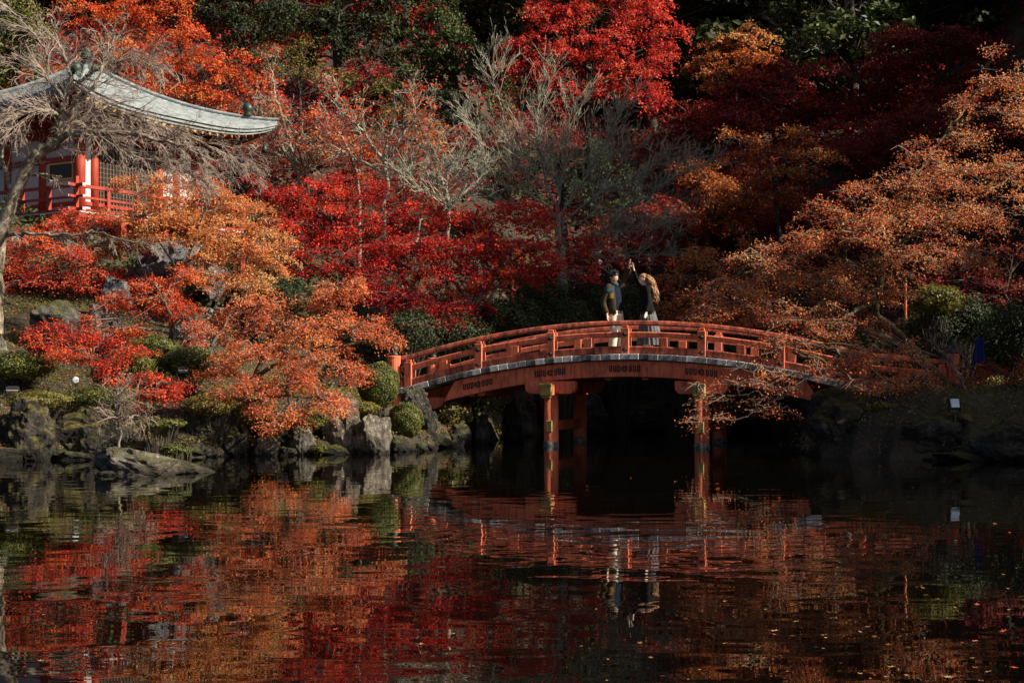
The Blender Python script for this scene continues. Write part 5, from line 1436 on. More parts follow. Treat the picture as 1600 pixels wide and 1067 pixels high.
shrub('upper of two round clipped bushes beside the bridge end', 591, 601, 33, 36, 28.7, 'azalea', .038, 17000, 201, .06)
shrub('lower of two round clipped bushes, just above the water', 634, 656, 27, 28, 28.7, 'azalea', .036, 13000, 202, .08)
shrub('dark green dome shaped bush behind the golden maple', 442, 462, 48, 32, 33.6, 'camellia', .06, 6000, 203, .06)
S_ = [
 ('spreading olive bush at the left edge above the mossy boulder', 32, 572, 58, 24, 27.3, 'azalea', .05, 9000, 211, .12),
 ('low bushy juniper in the middle of the left bank', 240, 548, 44, 24, 28.6, 'juniper', .05, 8000, 212, .14),
 ('rounded juniper right of the slender maple trunk', 295, 566, 44, 26, 28.2, 'juniper', .05, 8000, 213, .12),
 ('green juniper spray between the scarlet maple and the slope', 205, 575, 40, 26, 27.2, 'juniper', .05, 6000, 214, .16),
 ('low mossy bush above the sloping rock', 165, 622, 70, 22, 26.4, 'juniper', .045, 9000, 215, .14),
 ('olive cushion bush on top of the mossy boulder', 60, 625, 50, 16, 25.6, 'moss', .04, 7000, 216, .12),
 ('mossy cushion spilling over the draped rock', 335, 632, 48, 20, 26.5, 'moss', .04, 7000, 217, .14),
 ('green needled bough over the water right of the dead bush', 248, 662, 40, 9, 25.3, 'juniper', .05, 3000, 218, .15),
 ('tuft of green fern on the back of the sloping rock', 270, 702, 20, 9, 21.7, 'juniper', .04, 1800, 219, .15),
 ('fern tuft at the right shoulder of the sloping rock', 292, 706, 8, 9, 21.9, 'juniper', .035, 800, 220, .15),
 ('low bush under the orange maple beside the trunk', 400, 655, 44, 24, 27.3, 'moss', .045, 6000, 221, .14),
 ('grassy cushion between the slanting rock and the round bush', 560, 638, 36, 12, 28.2, 'moss', .04, 6000, 222, .1),
 ('bright green water weed by the grey upright stone', 498, 700, 18, 8, 27.1, 'olive', .05, 1200, 223, .15),
 ('mossy bush low between the orange maple and the slanting rock', 480, 655, 40, 22, 27.6, 'juniper', .045, 6000, 224, .14),
 ('dim weeds beneath the bridge on the left', 712, 650, 28, 22, 31.4, 'moss', .05, 2500, 225, .2),
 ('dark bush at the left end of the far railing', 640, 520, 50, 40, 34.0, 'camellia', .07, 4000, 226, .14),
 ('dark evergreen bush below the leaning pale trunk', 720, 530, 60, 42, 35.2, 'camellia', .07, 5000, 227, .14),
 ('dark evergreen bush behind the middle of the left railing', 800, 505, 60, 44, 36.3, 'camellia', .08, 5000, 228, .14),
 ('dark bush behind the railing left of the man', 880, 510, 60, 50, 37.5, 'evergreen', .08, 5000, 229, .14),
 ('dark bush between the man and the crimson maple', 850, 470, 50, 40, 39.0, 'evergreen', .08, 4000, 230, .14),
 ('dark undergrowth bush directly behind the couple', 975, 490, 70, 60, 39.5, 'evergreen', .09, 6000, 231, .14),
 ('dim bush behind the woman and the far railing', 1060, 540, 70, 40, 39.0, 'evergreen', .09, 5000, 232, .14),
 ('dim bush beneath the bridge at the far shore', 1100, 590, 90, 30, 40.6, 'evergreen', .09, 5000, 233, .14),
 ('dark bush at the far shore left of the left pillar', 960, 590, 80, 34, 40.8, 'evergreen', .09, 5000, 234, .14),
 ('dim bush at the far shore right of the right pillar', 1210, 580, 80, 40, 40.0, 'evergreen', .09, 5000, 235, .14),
 ('sunlit green camellia above the red railing post', 1462, 470, 44, 26, 29.2, 'olive', .06, 6000, 236, .16),
 ('dark camellia behind the rusty cherry trunk', 1450, 520, 54, 36, 30.0, 'camellia', .06, 5000, 237, .14),
 ('dark camellia at the right edge of the picture', 1580, 525, 60, 60, 29.0, 'camellia', .06, 6000, 238, .14),
 ('dark camellia between the blue cloth and the post', 1505, 500, 50, 40, 30.2, 'camellia', .06, 5000, 239, .14),
 ('dark low bush behind the end of the bridge on the right', 1400, 560, 50, 34, 31.5, 'camellia', .06, 4000, 240, .14),
 ('mossy cushion on the right bank beside the floodlight', 1550, 650, 80, 18, 26.3, 'moss', .04, 7000, 241, .14),
 ('low grassy cushion at the right bank edge near the curling bough', 1415, 625, 50, 14, 26.6, 'moss', .045, 5000, 243, .2),
 ('dark leafy bush on the right bank beside the end post', 1440, 610, 40, 20, 27.4, 'camellia', .055, 5000, 244, .2),
 ('dim weedy cushion on the mound beside the huge boulder', 1370, 640, 56, 20, 26.3, 'moss', .05, 6000, 245, .22),
 ('dull moss cushion on the edge of the right bank', 1440, 640, 70, 18, 26.9, 'moss', .04, 6000, 242, .14),
]
for a in S_:
    shrub(*a, clip=False)


def cover(name, leaf, n, region, L, hmax, seed, label, dark=0.0, patch=1.0, up=0.9):
    rg = np.random.default_rng(seed)
    x = rg.uniform(region[0], region[1], n*3); y = rg.uniform(region[2], region[3], n*3)
    pn = np.sin(x*1.7+seed)*np.sin(y*1.9+seed*1.7)+0.6*np.sin(x*3.9+y*2.7)
    ok = inside(x, y) & (shore_dist(x, y) > 0.08) & (pn > -patch)
    ok &= ~((np.abs(x) > 0.37*y+3))
    x = x[ok][:n]; y = y[ok][:n]; pn = pn[ok][:n]
    z = gz(x, y)+hmax*rg.uniform(0, 1, len(x))**1.5*(0.4+0.3*np.clip(pn+1, 0, 2))
    nn = nrm(np.array((0, -0.2, up))+rg.normal(0, .5, (len(x), 3)))
    V, Q, T = leaves(np.stack([x, y, z], 1), nn, L, 0.5+0.1*pn+rg.normal(0, .14, len(x)), rg)
    o = obj_np(name, V, [Q], M[leaf], tone=T)
    tag(o, label, None, kind='stuff')


cover('moss', 'moss', 52000, (-14, -1.5, 24, 33), .05, .10, 301, 'mossy ground cover on the left bank')
cover('moss', 'moss', 20000, (5, 16, 24.3, 33), .055, .16, 302, 'mossy ground cover on the right bank')
def weeds():
    rg = np.random.default_rng(330); C_, N_, T_ = [], [], []
    pts = [np.array(p) for p in SHORE[3:-3]]
    for a, b in zip(pts[:-1], pts[1:]):
        L_ = np.linalg.norm(b-a); 
        for _ in range(int(L_*5)):
            q = a+(b-a)*rg.uniform()
            if q[1] > 36 or abs(q[0]) > 0.37*q[1]+0.5 or rg.uniform() < .3: continue
            n = int(rg.integers(15, 60)); r = rg.uniform(.06, .2)
            p = np.stack([q[0]+rg.normal(0, r, n), q[1]+0.12+rg.normal(0, r*.6, n), 0.12+rg.uniform(0, r*1.8, n)], 1)
            C_.append(p); N_.append(nrm(np.array((0, -.6, .5))+rg.normal(0, .6, (n, 3)))); T_.append(0.5+rg.normal(0, .18)+rg.normal(0, .12, n))
    V, Q, T = leaves(np.vstack(C_), np.vstack(N_), .06, np.concatenate(T_), rg, wid=.35)
    o = obj_np('weeds', V, [Q], M['moss'], tone=T); tag(o, 'weeds and ferns hanging over the waterline', None, kind='stuff')


weeds()
cover('fallen_leaves', 'brownorange', 16000, (-15, 16, 24, 40), .06, .03, 303, 'fallen maple leaves on the banks')
cover('undergrowth', 'evergreen', 38000, (-22, 26, 32.5, 48), .15, .7, 304, 'dark undergrowth on the slope behind the bridge', patch=.5, up=.5)
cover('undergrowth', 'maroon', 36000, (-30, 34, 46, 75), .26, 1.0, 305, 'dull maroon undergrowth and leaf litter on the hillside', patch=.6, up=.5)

# ------------------------------------------------------------------ small things
def floodlight(label, px, py, Y, w, h, yaw, tilt, lens):
    root = empty('floodlight', P(px, py, Y), label, 'floodlight', rz=math.radians(yaw))
    k = Y/F; W = w*k/2; Hh = h*k/2; t = math.radians(tilt)
    def tl(mb): 
        mb.v = [(x, y*math.cos(t)-z*math.sin(t), y*math.sin(t)+z*math.cos(t)) for x, y, z in mb.v]; return mb
    tl(MB().box(-W, W, 0.0, 0.07, -Hh, Hh).box(-W*.8, W*.8, 0.0701, 0.10, -Hh*.7, Hh*.7)).build('housing', M['iron'], root, bevel=0.006)
    tl(MB().box(-W*.88, W*.88, -0.012, -0.001, -Hh*.86, Hh*.86)).build('glass', M[lens], root, bevel=0.003)
    MB().box(-W-.02, -W-.008, -.02, .03, -Hh-.06, .02).box(W+.008, W+.02, -.02, .03, -Hh-.06, .02).box(-W-.02, W+.02, -.02, .03, -Hh-.075, -Hh-.061).build('bracket', M['iron'], root)
    MB().box(-.02, .02, -.015, .025, -Hh-.30, -Hh-.076).build('stake', M['iron'], root)


M['lampglass'] = surf_mat('lamp_glass', [(0.3, (0.34, 0.36, 0.38)), (0.7, (0.46, 0.48, 0.5))], 6, 0.15, 0, spec=0.6)
M['skyglass'] = surf_mat('sky_reflection_glass', [(0.3, (0.35, 0.44, 0.55)), (0.7, (0.5, 0.6, 0.72))], 6, 0.15, 0, spec=0.6)  # pale blue sky reflection put into the glass colour
M['bluecloth'] = surf_mat('blue_cloth', [(0.3, (0.008, 0.014, 0.10)), (0.7, (0.02, 0.035, 0.2))], 6, 0.8, 0.3, 20)
floodlight('square floodlight with sky reflection painted on its glass on the right bank', 1492, 630, 25.2, 18, 16, 20, -14, 'skyglass')
floodlight('flat black floodlight on top of the mossy boulder at the left edge', 19, 611, 25.3, 20, 7, 10, 50, 'lampglass')
floodlight('small flat floodlight under the slender orange maple', 286, 580, 27.4, 16, 7, 0, 50, 'lampglass')
# round lamp
k = 26.3/F
lr = empty('round_lamp', P(118, 594, 26.3), 'round white faced garden lamp below the scarlet maple', 'lamp', rz=math.radians(15))
V = MB().lathe([(0.062, 0), (0.075, 0.02), (0.075, 0.10), (0.04, 0.14)], 20); V.v = [(x, z, y) for x, y, z in V.v]; V.build('housing', M['iron'], lr, smooth=False)
V = MB().lathe([(0.066, -0.012), (0.05, -0.022), (0.01, -0.026)], 20); V.v = [(x, z, y) for x, y, z in V.v]; V.build('glass', M['lampglass'], lr, smooth=True)
MB().box(-.012, .012, .05, .075, -.32, -.06).build('stake', M['iron'], lr)
# thin reddish pole
p = P(1415, 482, 30.5)
pole = empty('pole', (p[0], p[1], 1.1), 'thin reddish pole standing among the leaves right of the cherry trunk', 'pole')
MB().lathe([(0.028, -0.1), (0.026, 2.3), (0.02, 2.33)], 10).build('shaft', M['vermilion'], pole, smooth=True)
MB().lathe([(0.034, 2.331), (0.034, 2.37), (0.01, 2.39)], 10).build('tip', M['bronze'], pole, smooth=True)
# hanging blue cloth
c = P(1531, 548, 28.4); kk = 28.4/F
mb = MB(); n = 14; rows = 9
vs = [((i/n-0.5)*15*kk*(0.75+0.45*j/(rows-1)), 0.03*math.sin(i*1.4+j*0.3)+0.02*j/rows, (0.5-j/(rows-1))*40*kk-0.02*math.sin(i*.9)*j/rows) for j in range(rows) for i in range(n+1)]
mb.add(vs, [(j*(n+1)+i, j*(n+1)+i+1, (j+1)*(n+1)+i+1, (j+1)*(n+1)+i) for j in range(rows-1) for i in range(n)])
o = mb.build('cloth', M['bluecloth'], None, smooth=True); o.location = c
sm = o.modifiers.new('thick', 'SOLIDIFY'); sm.thickness = 0.012
tag(o, 'dark blue cloth hanging among the camellias on the right', 'cloth')
# leaves floating on the pond
rg = np.random.default_rng(401)
fm, fnt, fout = new_mat('floating_leaf')
oi = N(fnt, 'ObjectInfo'); fr = ramp(fnt, [(0.0, (0.10, 0.04, 0.015)), (0.35, (0.22, 0.10, 0.04)), (0.6, (0.34, 0.19, 0.09)), (0.85, (0.30, 0.05, 0.02)), (1.0, (0.42, 0.27, 0.14))])
fnt.links.new(oi.outputs['Random'], fr.inputs[0])
fp = N(fnt, 'BsdfPrincipled', Roughness=0.9); fp.inputs['Specular IOR Level'].default_value = 0.1; fnt.links.new(fr.outputs[0], fp.inputs['Base Color']); fnt.links.new(fp.outputs[0], fout.inputs[0])
M['floatleaf'] = fm
def leaf_shape(seed):
    r2 = np.random.default_rng(seed); pts = []
    for i in range(20):
        a = 2*math.pi*i/20
        r = (0.42+0.58*abs(math.cos(2.5*a))**1.5)*(1 if i % 2 == 0 else .72)
        pts.append((r*math.cos(a), r*math.sin(a), 0.12*r*r+r2.normal(0, .03)))
    me = MB().add([(0, 0, 0.0)]+pts, [(0, 1+i, 1+(i+1) % 20) for i in range(20)]).build('floating_leaf', M['floatleaf'])
    d = me.data; bpy.data.objects.remove(me); return d
LS = [leaf_shape(i) for i in range(4)]
for i in range(120):
    if i < 85: px = 800+800*rg.beta(2.6, 1.1); py = 1067-330*rg.beta(1.0, 2.4)
    else: px = rg.uniform(0, 1600); py = 740+330*rg.beta(1.2, 1.0)
    Y = F*H/(py-HOR)
    X = (px-800)*Y/F
    o = bpy.data.objects.new('floating_leaf', LS[i % 4]); COL.objects.link(o)
    sc = rg.uniform(0.009, 0.029)*rg.uniform(.7, 1)
    o.location = (X, Y, 0.006); o.scale = (sc, sc*rg.uniform(.6, 1), sc); o.rotation_euler = (rg.normal(0, .12), rg.normal(0, .12), rg.uniform(0, 6.28))
    tag(o, 'small fallen leaf floating on the dark pond', 'leaf', 'fallen leaves floating on the pond')

# ------------------------------------------------------------------ the couple on the bridge
M['skin_m'] = surf_mat('skin', [(0.3, (0.50, 0.29, 0.20)), (0.7, (0.58, 0.35, 0.25))], 5, 0.55, 0.05, 60)
M['skin_f'] = surf_mat('fair_skin', [(0.3, (0.60, 0.38, 0.29)), (0.7, (0.67, 0.45, 0.35))], 5, 0.55, 0.05, 60)
M['blackhair'] = surf_mat('black_hair', [(0.3, (0.008, 0.007, 0.007)), (0.7, (0.022, 0.02, 0.02))], 30, 0.45, 0.4, 60)
M['blondhair'] = surf_mat('light_brown_hair', [(0.3, (0.07, 0.03, 0.012)), (0.5, (0.27, 0.14, 0.05)), (0.75, (0.52, 0.32, 0.14))], 26, 0.45, 0)
M['olivejacket'] = surf_mat('olive_jacket', [(0.35, (0.024, 0.018, 0.010)), (0.65, (0.055, 0.042, 0.022))], 5, 0.9, 0.4, 25, spec=0.1)
M['teal'] = surf_mat('teal_yoke', [(0.3, (0.012, 0.028, 0.042)), (0.7, (0.025, 0.055, 0.075))], 5, 0.85, 0.3, 25)
M['ochre'] = surf_mat('ochre_patch', [(0.3, (0.20, 0.11, 0.02)), (0.7, (0.28, 0.16, 0.035))], 5, 0.85, 0.3, 25)
M['navy'] = surf_mat('navy_shirt', [(0.3, (0.004, 0.006, 0.014)), (0.7, (0.010, 0.014, 0.028))], 5, 0.9, 0.3, 25, spec=0.08)
M['whitecloth'] = surf_mat('white_cloth', [(0.3, (0.6, 0.6, 0.6)), (0.7, (0.72, 0.72, 0.72))], 5, 0.85, 0.3, 25)
M['beige'] = surf_mat('beige_trousers', [(0.3, (0.46, 0.39, 0.30)), (0.7, (0.56, 0.48, 0.38))], 5, 0.85, 0.3, 25)
M['blackknit'] = surf_mat('black_knit', [(0.3, (0.004, 0.0035, 0.0035)), (0.7, (0.013, 0.012, 0.0115))], 8, 0.95, 0.5, 60, spec=0.08)
M['greyskirt'] = surf_mat('grey_pleats', [(0.3, (0.03, 0.03, 0.033)), (0.7, (0.11, 0.11, 0.118))], 4, 0.8, 0.3, 30)
M['shoe'] = surf_mat('dark_shoe', [(0.3, (0.02, 0.017, 0.015)), (0.7, (0.05, 0.04, 0.035))], 8, 0.5, 0)
M['eye'] = surf_mat('dark_eye', [(0.3, (0.01, 0.008, 0.007)), (0.7, (0.02, 0.015, 0.012))], 8, 0.2, 0)


def A3(*a): return np.array(a, float)


def hand(mb, wrist, d, palm_n, curl, size=1.0, thumb=1):
    """palm and five fingers; d along the hand, palm_n out of the palm"""
    d = nrm(A3(*d)); pn = A3(*palm_n); pn = nrm(pn-d*np.dot(pn, d)); s = np.cross(d, pn)*thumb
    w = A3(*wrist)
    rings = []
    for t, hw, th in ((-0.01, .026, .021), (.025, .034, .018), (.06, .041, .015), (.09, .042, .013), (.098, .038, .010)):
        c = w+d*t*size
        rings.append([c+(s*hw*math.cos(a)+pn*th*math.sin(a))*size for a in np.linspace(0, 2*math.pi, 11)[:-1]])
    mb.loft(rings)
    for i, (off, ln) in enumerate(((.030, .072), (.010, .080), (-.011, .075), (-.031, .058))):
        p = w+(d*.085+s*off)*size; dd = d+s*off*2.0; dd = nrm(dd)
        pts = [p]; ang = 0
        for seg in (.42, .32, .26):
            dv = dd*math.cos(ang)+pn*math.sin(ang)
            pts.append(pts[-1]+dv*ln*seg*size); ang += curl
        rad = A3(.0095, .009, .0082, .007)*size
        V, Q = tube(pts, rad, 8); mb.add(V, [tuple(q) for q in Q]); m = len(pts)
        mb.f += [tuple(len(mb.v)-8+k for k in range(8))]
    p = w+(d*.022+s*.030)*size
    d1 = nrm(d*.72+s*.62+pn*.25); d2 = nrm(d*.9+s*.25+pn*.35)
    V, Q = tube([p, p+d1*.042*size, p+(d1*.042+d2*.030)*size, p+(d1*.042+d2*.052)*size], A3(.014, .012, .010, .008)*size, 8); mb.add(V, [tuple(q) for q in Q])
    mb.f += [tuple(len(mb.v)-8+k for k in range(8))]


def head(mb, c, f, up=(0, 0, 1), s=1.0):
    f = nrm(A3(*f)); u = A3(*up); u = nrm(u-f*np.dot(u, f)); r = np.cross(f, u)
    nu, nv = 28, 20; vs = []
    for j in range(nv+1):
        th = math.pi*j/nv
        for i in range(nu):
            ph = 2*math.pi*i/nu
            x = math.sin(th)*math.sin(ph); y = math.sin(th)*math.cos(ph); z = math.cos(th)
            zz = z*0.120; yy = y*0.098; xx = x*0.077
            if z < 0:                         # jaw narrows, chin forward
                k = -z; xx *= 1-0.42*k**1.5; yy *= (1-0.28*k) if y > 0 else (1-0.5*k)
                if y > 0: yy += 0.012*k
            fr = max(0, y)**4*max(0, 1-abs(x)*2.2)
            nose = math.exp(-((z+0.17)/0.17)**2)*max(0, 1-abs(x)/0.24)*(y > 0)
            yy += 0.026*nose
            yy += 0.007*math.exp(-((z+0.50)/0.10)**2)*max(0, 1-abs(x)/0.35)*(y > 0)
            yy -= 0.010*math.exp(-((z-0.04)/0.10)**2)*math.exp(-((abs(x)-0.36)/0.17)**2)*(y > 0)
            yy += 0.005*math.exp(-((z-0.22)/0.12)**2)*(y > 0.5)
            vs.append(A3(*c)+(r*xx+f*yy+u*zz)*s)
    fs = [(j*nu+i, j*nu+(i+1) % nu, (j+1)*nu+(i+1) % nu, (j+1)*nu+i) for j in range(nv) for i in range(nu)]
    mb.add(vs, fs)
    for sg in (-1, 1):                        # ears
        e = A3(*c)+(r*sg*0.077-f*0.008-u*0.012)*s
        rings = [[e+(f*a_*math.cos(t)+u*b_*math.sin(t)+r*sg*h_)*s for t in np.linspace(0, 2*math.pi, 11)[:-1]] for a_, b_, h_ in ((.012, .022, -.012), (.018, .032, .004), (.014, .028, .014), (.004, .010, .016))]
        mb.loft(rings)
    return r, f, u


def limb(mb, pts, rad, n=14, m=5, flat=None):
    pth = smooth_path(pts, m*len(pts)); rr = np.interp(np.linspace(0, len(pts)-1, len(pth)), range(len(pts)), rad)
    V, Q = tube(pth, rr, n); b = len(V)
    mb.add(V, [tuple(q) for q in Q])
    mb.f += [tuple(len(mb.v)-b+k for k in range(n))[::-1], tuple(len(mb.v)-n+k for k in range(n))]


def ell_rings(spec, n=24, noise=0.0, seed=0, arc=None):
    """spec: (centre, half-width vector, half-depth vector)"""
    rg = np.random.default_rng(seed); out = []
    ths = np.linspace(0, 2*math.pi, n+1)[:-1] if arc is None else np.linspace(arc[0], arc[1], n)
    w = rg.normal(0, 1, n)
    for j, (c, a, b) in enumerate(spec):
        k = 1+noise*w*min(1, j/3)
        out.append([A3(*c)+(A3(*a)*math.cos(t)+A3(*b)*math.sin(t))*k[i] for i, t in enumerate(ths)])
    return out


def remeshed(mb, name, mat, parent, vox=0.0085):
    o = mb.build(name, mat, parent, smooth=True)
    r = o.modifiers.new('r', 'REMESH'); r.mode = 'VOXEL'; r.voxel_size = vox; r.use_smooth_shade = True
    s = o.modifiers.new('s', 'SMOOTH'); s.factor = 0.5; s.iterations = 3
    dg = bpy.context.evaluated_depsgraph_get()
    me = bpy.data.meshes.new_from_object(o.evaluated_get(dg))
    o.modifiers.clear(); o.data = me
    return o


def torso(mb, pel, chest, neck, r, f, wide=0.165, deep=0.11):
    P0, P1, P2 = A3(*pel), A3(*chest), A3(*neck)
    spec = []
    for t, w_, d_ in ((-.12, .8, .9), (0, 1.0, 1.0), (.22, .86, .9), (.5, .98, 1.0), (.75, 1.12, 1.05), (.9, .98, .85), (1.0, .5, .6)):
        c = P0+(P1-P0)*t
        spec.append((c, r*wide*w_, f*deep*d_))
    mb.loft(ell_rings(spec, 22))
    limb(mb, [P1-A3(0, 0, .06), (P1+P2)/2, P2+A3(0, 0, .05)], [.075, .058, .055], 14)


# ---- man
def make_man():
    w0 = P(962, 0, 31.5)
    dz = zd(-0.44)+0.004
    root = empty('person', (w0[0], w0[1], dz), 'person with black hair, olive jacket and beige trousers on the bridge, one arm raised', 'person')
    f = nrm(A3(0.72, -0.69, 0)); l = A3(0.69, 0.72, 0)
    hc = A3(-.045, -.03, 1.665); hf = nrm(A3(.78, -.58, -.16))
    rs, re, rw = A3(-.175, -.12, 1.44), A3(-.265, -.11, 1.13), A3(-.20, -.21, .88)
    ls, le, lw = A3(.125, .13, 1.46), A3(.225, .115, 1.70), A3(.295, .04, 1.93)
    pel = A3(0, 0, .95); ch = A3(-.03, .0, 1.49); nk = A3(-.04, -.02, 1.54)
    b = MB()
    torso(b, pel, ch, nk, l, f, .17, .115)
    r_, f_, u_ = head(b, hc, hf)
    limb(b, [rs+l*.05, rs, re, rw], [.055, .055, .042, .029]); limb(b, [ls-l*.05-A3(0, 0, .05), ls, le, lw], [.055, .055, .042, .029])
    hand(b, rw, (.10, -.15, -.95), (.6, -.2, .1), .35, 1.0, -1)
    hand(b, lw, (.10, -.18, .95), (.9, .1, .0), .22, 1.0, 1)
    for sg in (-1, 1):
        hip = pel+l*sg*.09-A3(0, 0, .04); kn = A3(0, 0, .50)+l*sg*.10+f*.03; an = A3(0, 0, .09)+l*sg*.11-f*.02
        limb(b, [hip, kn, an], [.088, .058, .04]); limb(b, [an-A3(0, 0, .04)-f*.05, an-A3(0, 0, .05)+f*.08, an-A3(0, 0, .06)+f*.17], [.036, .038, .026])
    remeshed(b, 'body', M['skin_m'], root)
    for sg in (-1, 1):
        e = MB().lathe([(0.002, -.011), (.009, -.007), (.012, 0), (.009, .007), (.002, .011)], 10, tuple(hc+f_*.085+r_*sg*.029+u_*.006)).build('eye', M['eye'], root, smooth=True)
    # trousers
    t = MB()
    t.loft(ell_rings([(pel+A3(0, 0, .10), l*.165, f*.125), (pel, l*.178, f*.135), (pel-A3(0, 0, .10), l*.185, f*.14), (pel-A3(0, 0, .17), l*.16, f*.12)], 22))
    for sg in (-1, 1):
        hip = pel+l*sg*.09-A3(0, 0, .02); kn = A3(0, 0, .50)+l*sg*.105+f*.03; an = A3(0, 0, .07)+l*sg*.112-f*.01
        limb(t, [hip, kn, an], [.108, .092, .085], 16)
    t.build('trousers', M['beige'], root, smooth=True)
    for sg in (-1, 1):
        c = l*sg*.112
        s = MB(); s.loft([[A3(*c)+f*x+l*w*math.cos(a)+A3(0, 0, max(0, .035+h*math.sin(a))) for a in np.linspace(0, 2*math.pi, 13)[:-1]] for x, w, h in ((-.09, .02, .03), (-.07, .042, .05), (0, .046, .055), (.10, .05, .035), (.17, .036, .028), (.19, .012, .012))])
        s.build('shoe', M['shoe'], root, smooth=True)
    # navy shirt with a white hem
    s = MB(); s.loft(ell_rings([(pel+A3(0, 0, -.06), l*.172, f*.138), (pel+A3(0, 0, .14), l*.170, f*.130), (pel+A3(-.01, 0, .32), l*.178, f*.128), (ch-A3(0, 0, .08), l*.180, f*.122), (ch-A3(0, 0, .01), l*.12, f*.09), (ch+A3(0, 0, .03), l*.07, f*.068)], 24))
    s.build('shirt', M['navy'], root, smooth=True)
    hm = MB(); hm.loft(ell_rings([(pel+A3(0, 0, -.085), l*.186, f*.148), (pel+A3(0, 0, -.055), l*.179, f*.144)], 24), cap=False); hm.build('shirt_hem', M['whitecloth'], root, smooth=True)
    # open jacket: front left clear between the two edges (theta 90 deg is the front)
    j = MB()
    arc = (math.radians(128), math.radians(90+322))
    sp = [(pel+A3(-.005, 0, -.07), l*.215, f*.172), (pel+A3(-.005, 0, .05), l*.215, f*.168), (pel+A3(-.01, 0, .2), l*.212, f*.160), (pel+A3(-.02, 0, .36), l*.215, f*.152), (ch-A3(0, 0, .09), l*.212, f*.142), (ch-A3(0, 0, .035), l*.165, f*.115), (ch+A3(0, 0, .02), l*.085, f*.085)]
    rings = ell_rings(sp, 30, .012, 5, arc)
    n = 30; vs = [p for r in rings for p in r]
    j.add(vs, [(i*n+k, i*n+k+1, (i+1)*n+k+1, (i+1)*n+k) for i in range(len(rings)-1) for k in range(n-1)])
    limb(j, [rs+l*.06, rs+l*.005, re, rw+A3(-.005, .01, .01)], [.085, .083, .067, .052], 16); limb(j, [ls-l*.05-A3(0, 0, .07), ls, le, lw-A3(.01, -.01, .05)], [.09, .085, .068, .05], 16)
    jk = j.build('jacket', M['olivejacket'], root, smooth=True)
    md = jk.modifiers.new('thick', 'SOLIDIFY'); md.thickness = 0.012
    # teal yoke over the shoulders and the ochre chest patch
    y = MB(); sp = [(ch-A3(0, 0, .15), l*.222, f*.158), (ch-A3(0, 0, .09), l*.219, f*.150), (ch-A3(0, 0, .032), l*.172, f*.122), (ch+A3(0, 0, .026), l*.09, f*.09)]
    rings = ell_rings(sp, 26, 0, 5, (math.radians(130), math.radians(90+320))); n = 26
    y.add([p for r in rings for p in r], [(i*n+k, i*n+k+1, (i+1)*n+k+1, (i+1)*n+k) for i in range(len(rings)-1) for k in range(n-1)]).build('jacket_yoke', M['teal'], root, smooth=True)
    limb(y2 := MB(), [rs+l*.01+A3(0, 0, .005), rs*.75+re*.25], [.091, .086], 16); y2.build('sleeve_yoke', M['teal'], root, smooth=True)
    y = MB(); rings = ell_rings([(ch-A3(.005, 0, .27), l*.222, f*.162), (ch-A3(.005, 0, .155), l*.224, f*.160)], 8, 0, 5, (math.radians(134), math.radians(166))); n = 8
    y.add([p for r in rings for p in r], [(i*n+k, i*n+k+1, (i+1)*n+k+1, (i+1)*n+k) for i in range(1) for k in range(n-1)]).build('chest_patch', M['ochre'], root, smooth=True)
    c = MB(); c.loft(ell_rings([(ch+A3(0, 0, .005), l*.088, f*.09), (nk+A3(0, 0, .03), l*.078, f*.08)], 20, 0, 1), cap=False); co = c.build('collar', M['teal'], root, smooth=True)
    md = co.modifiers.new('thick', 'SOLIDIFY'); md.thickness = 0.01
    # tousled hair
    rg = np.random.default_rng(5); h = MB(); nu, nv = 30, 16; vs = []
    for jv in range(nv+1):
        th = math.pi*0.60*jv/nv
        for i in range(nu):
            ph = 2*math.pi*i/nu; cx, cy, cz = math.sin(th)*math.sin(ph), math.sin(th)*math.cos(ph), math.cos(th)
            lim = 1.0
            z = cz
            if cy > 0.15 and z < 0.60: z = 0.60+(z-0.60)*0.12; 
            rr = 1.0+0.07*math.sin(5*ph+3*th)+0.05*math.sin(11*ph-4*th)+rg.normal(0, .02)
            vs.append(hc+(r_*cx*.092+f_*(cy*.112-.006)+u_*(z*.138+.004))*rr)
    h.add(vs, [(jj*nu+i, jj*nu+(i+1) % nu, (jj+1)*nu+(i+1) % nu, (jj+1)*nu+i) for jj in range(nv) for i in range(nu)])
    for k in range(150):                      # loose locks
        th = rg.uniform(.15, 1.65); ph = rg.uniform(0, 6.28)
        cx, cy, cz = math.sin(th)*math.sin(ph), math.sin(th)*math.cos(ph), math.cos(th)
        if cy > 0.1 and cz < .62: continue
        p = hc+(r_*cx*.090+f_*(cy*.110-.006)+u_*(cz*.138+.004))
        d = nrm(p-hc); q = p+d*.028+rg.normal(0, .014, 3); e = q+d*.004-u_*.045+rg.normal(0, .014, 3)
        V, Q = tube(smooth_path([p-d*.01, q, e], 5), [.011, .010, .008, .006, .002], 5); h.add(V, [tuple(x) for x in Q])
    h.build('hair', M['blackhair'], root, smooth=True)


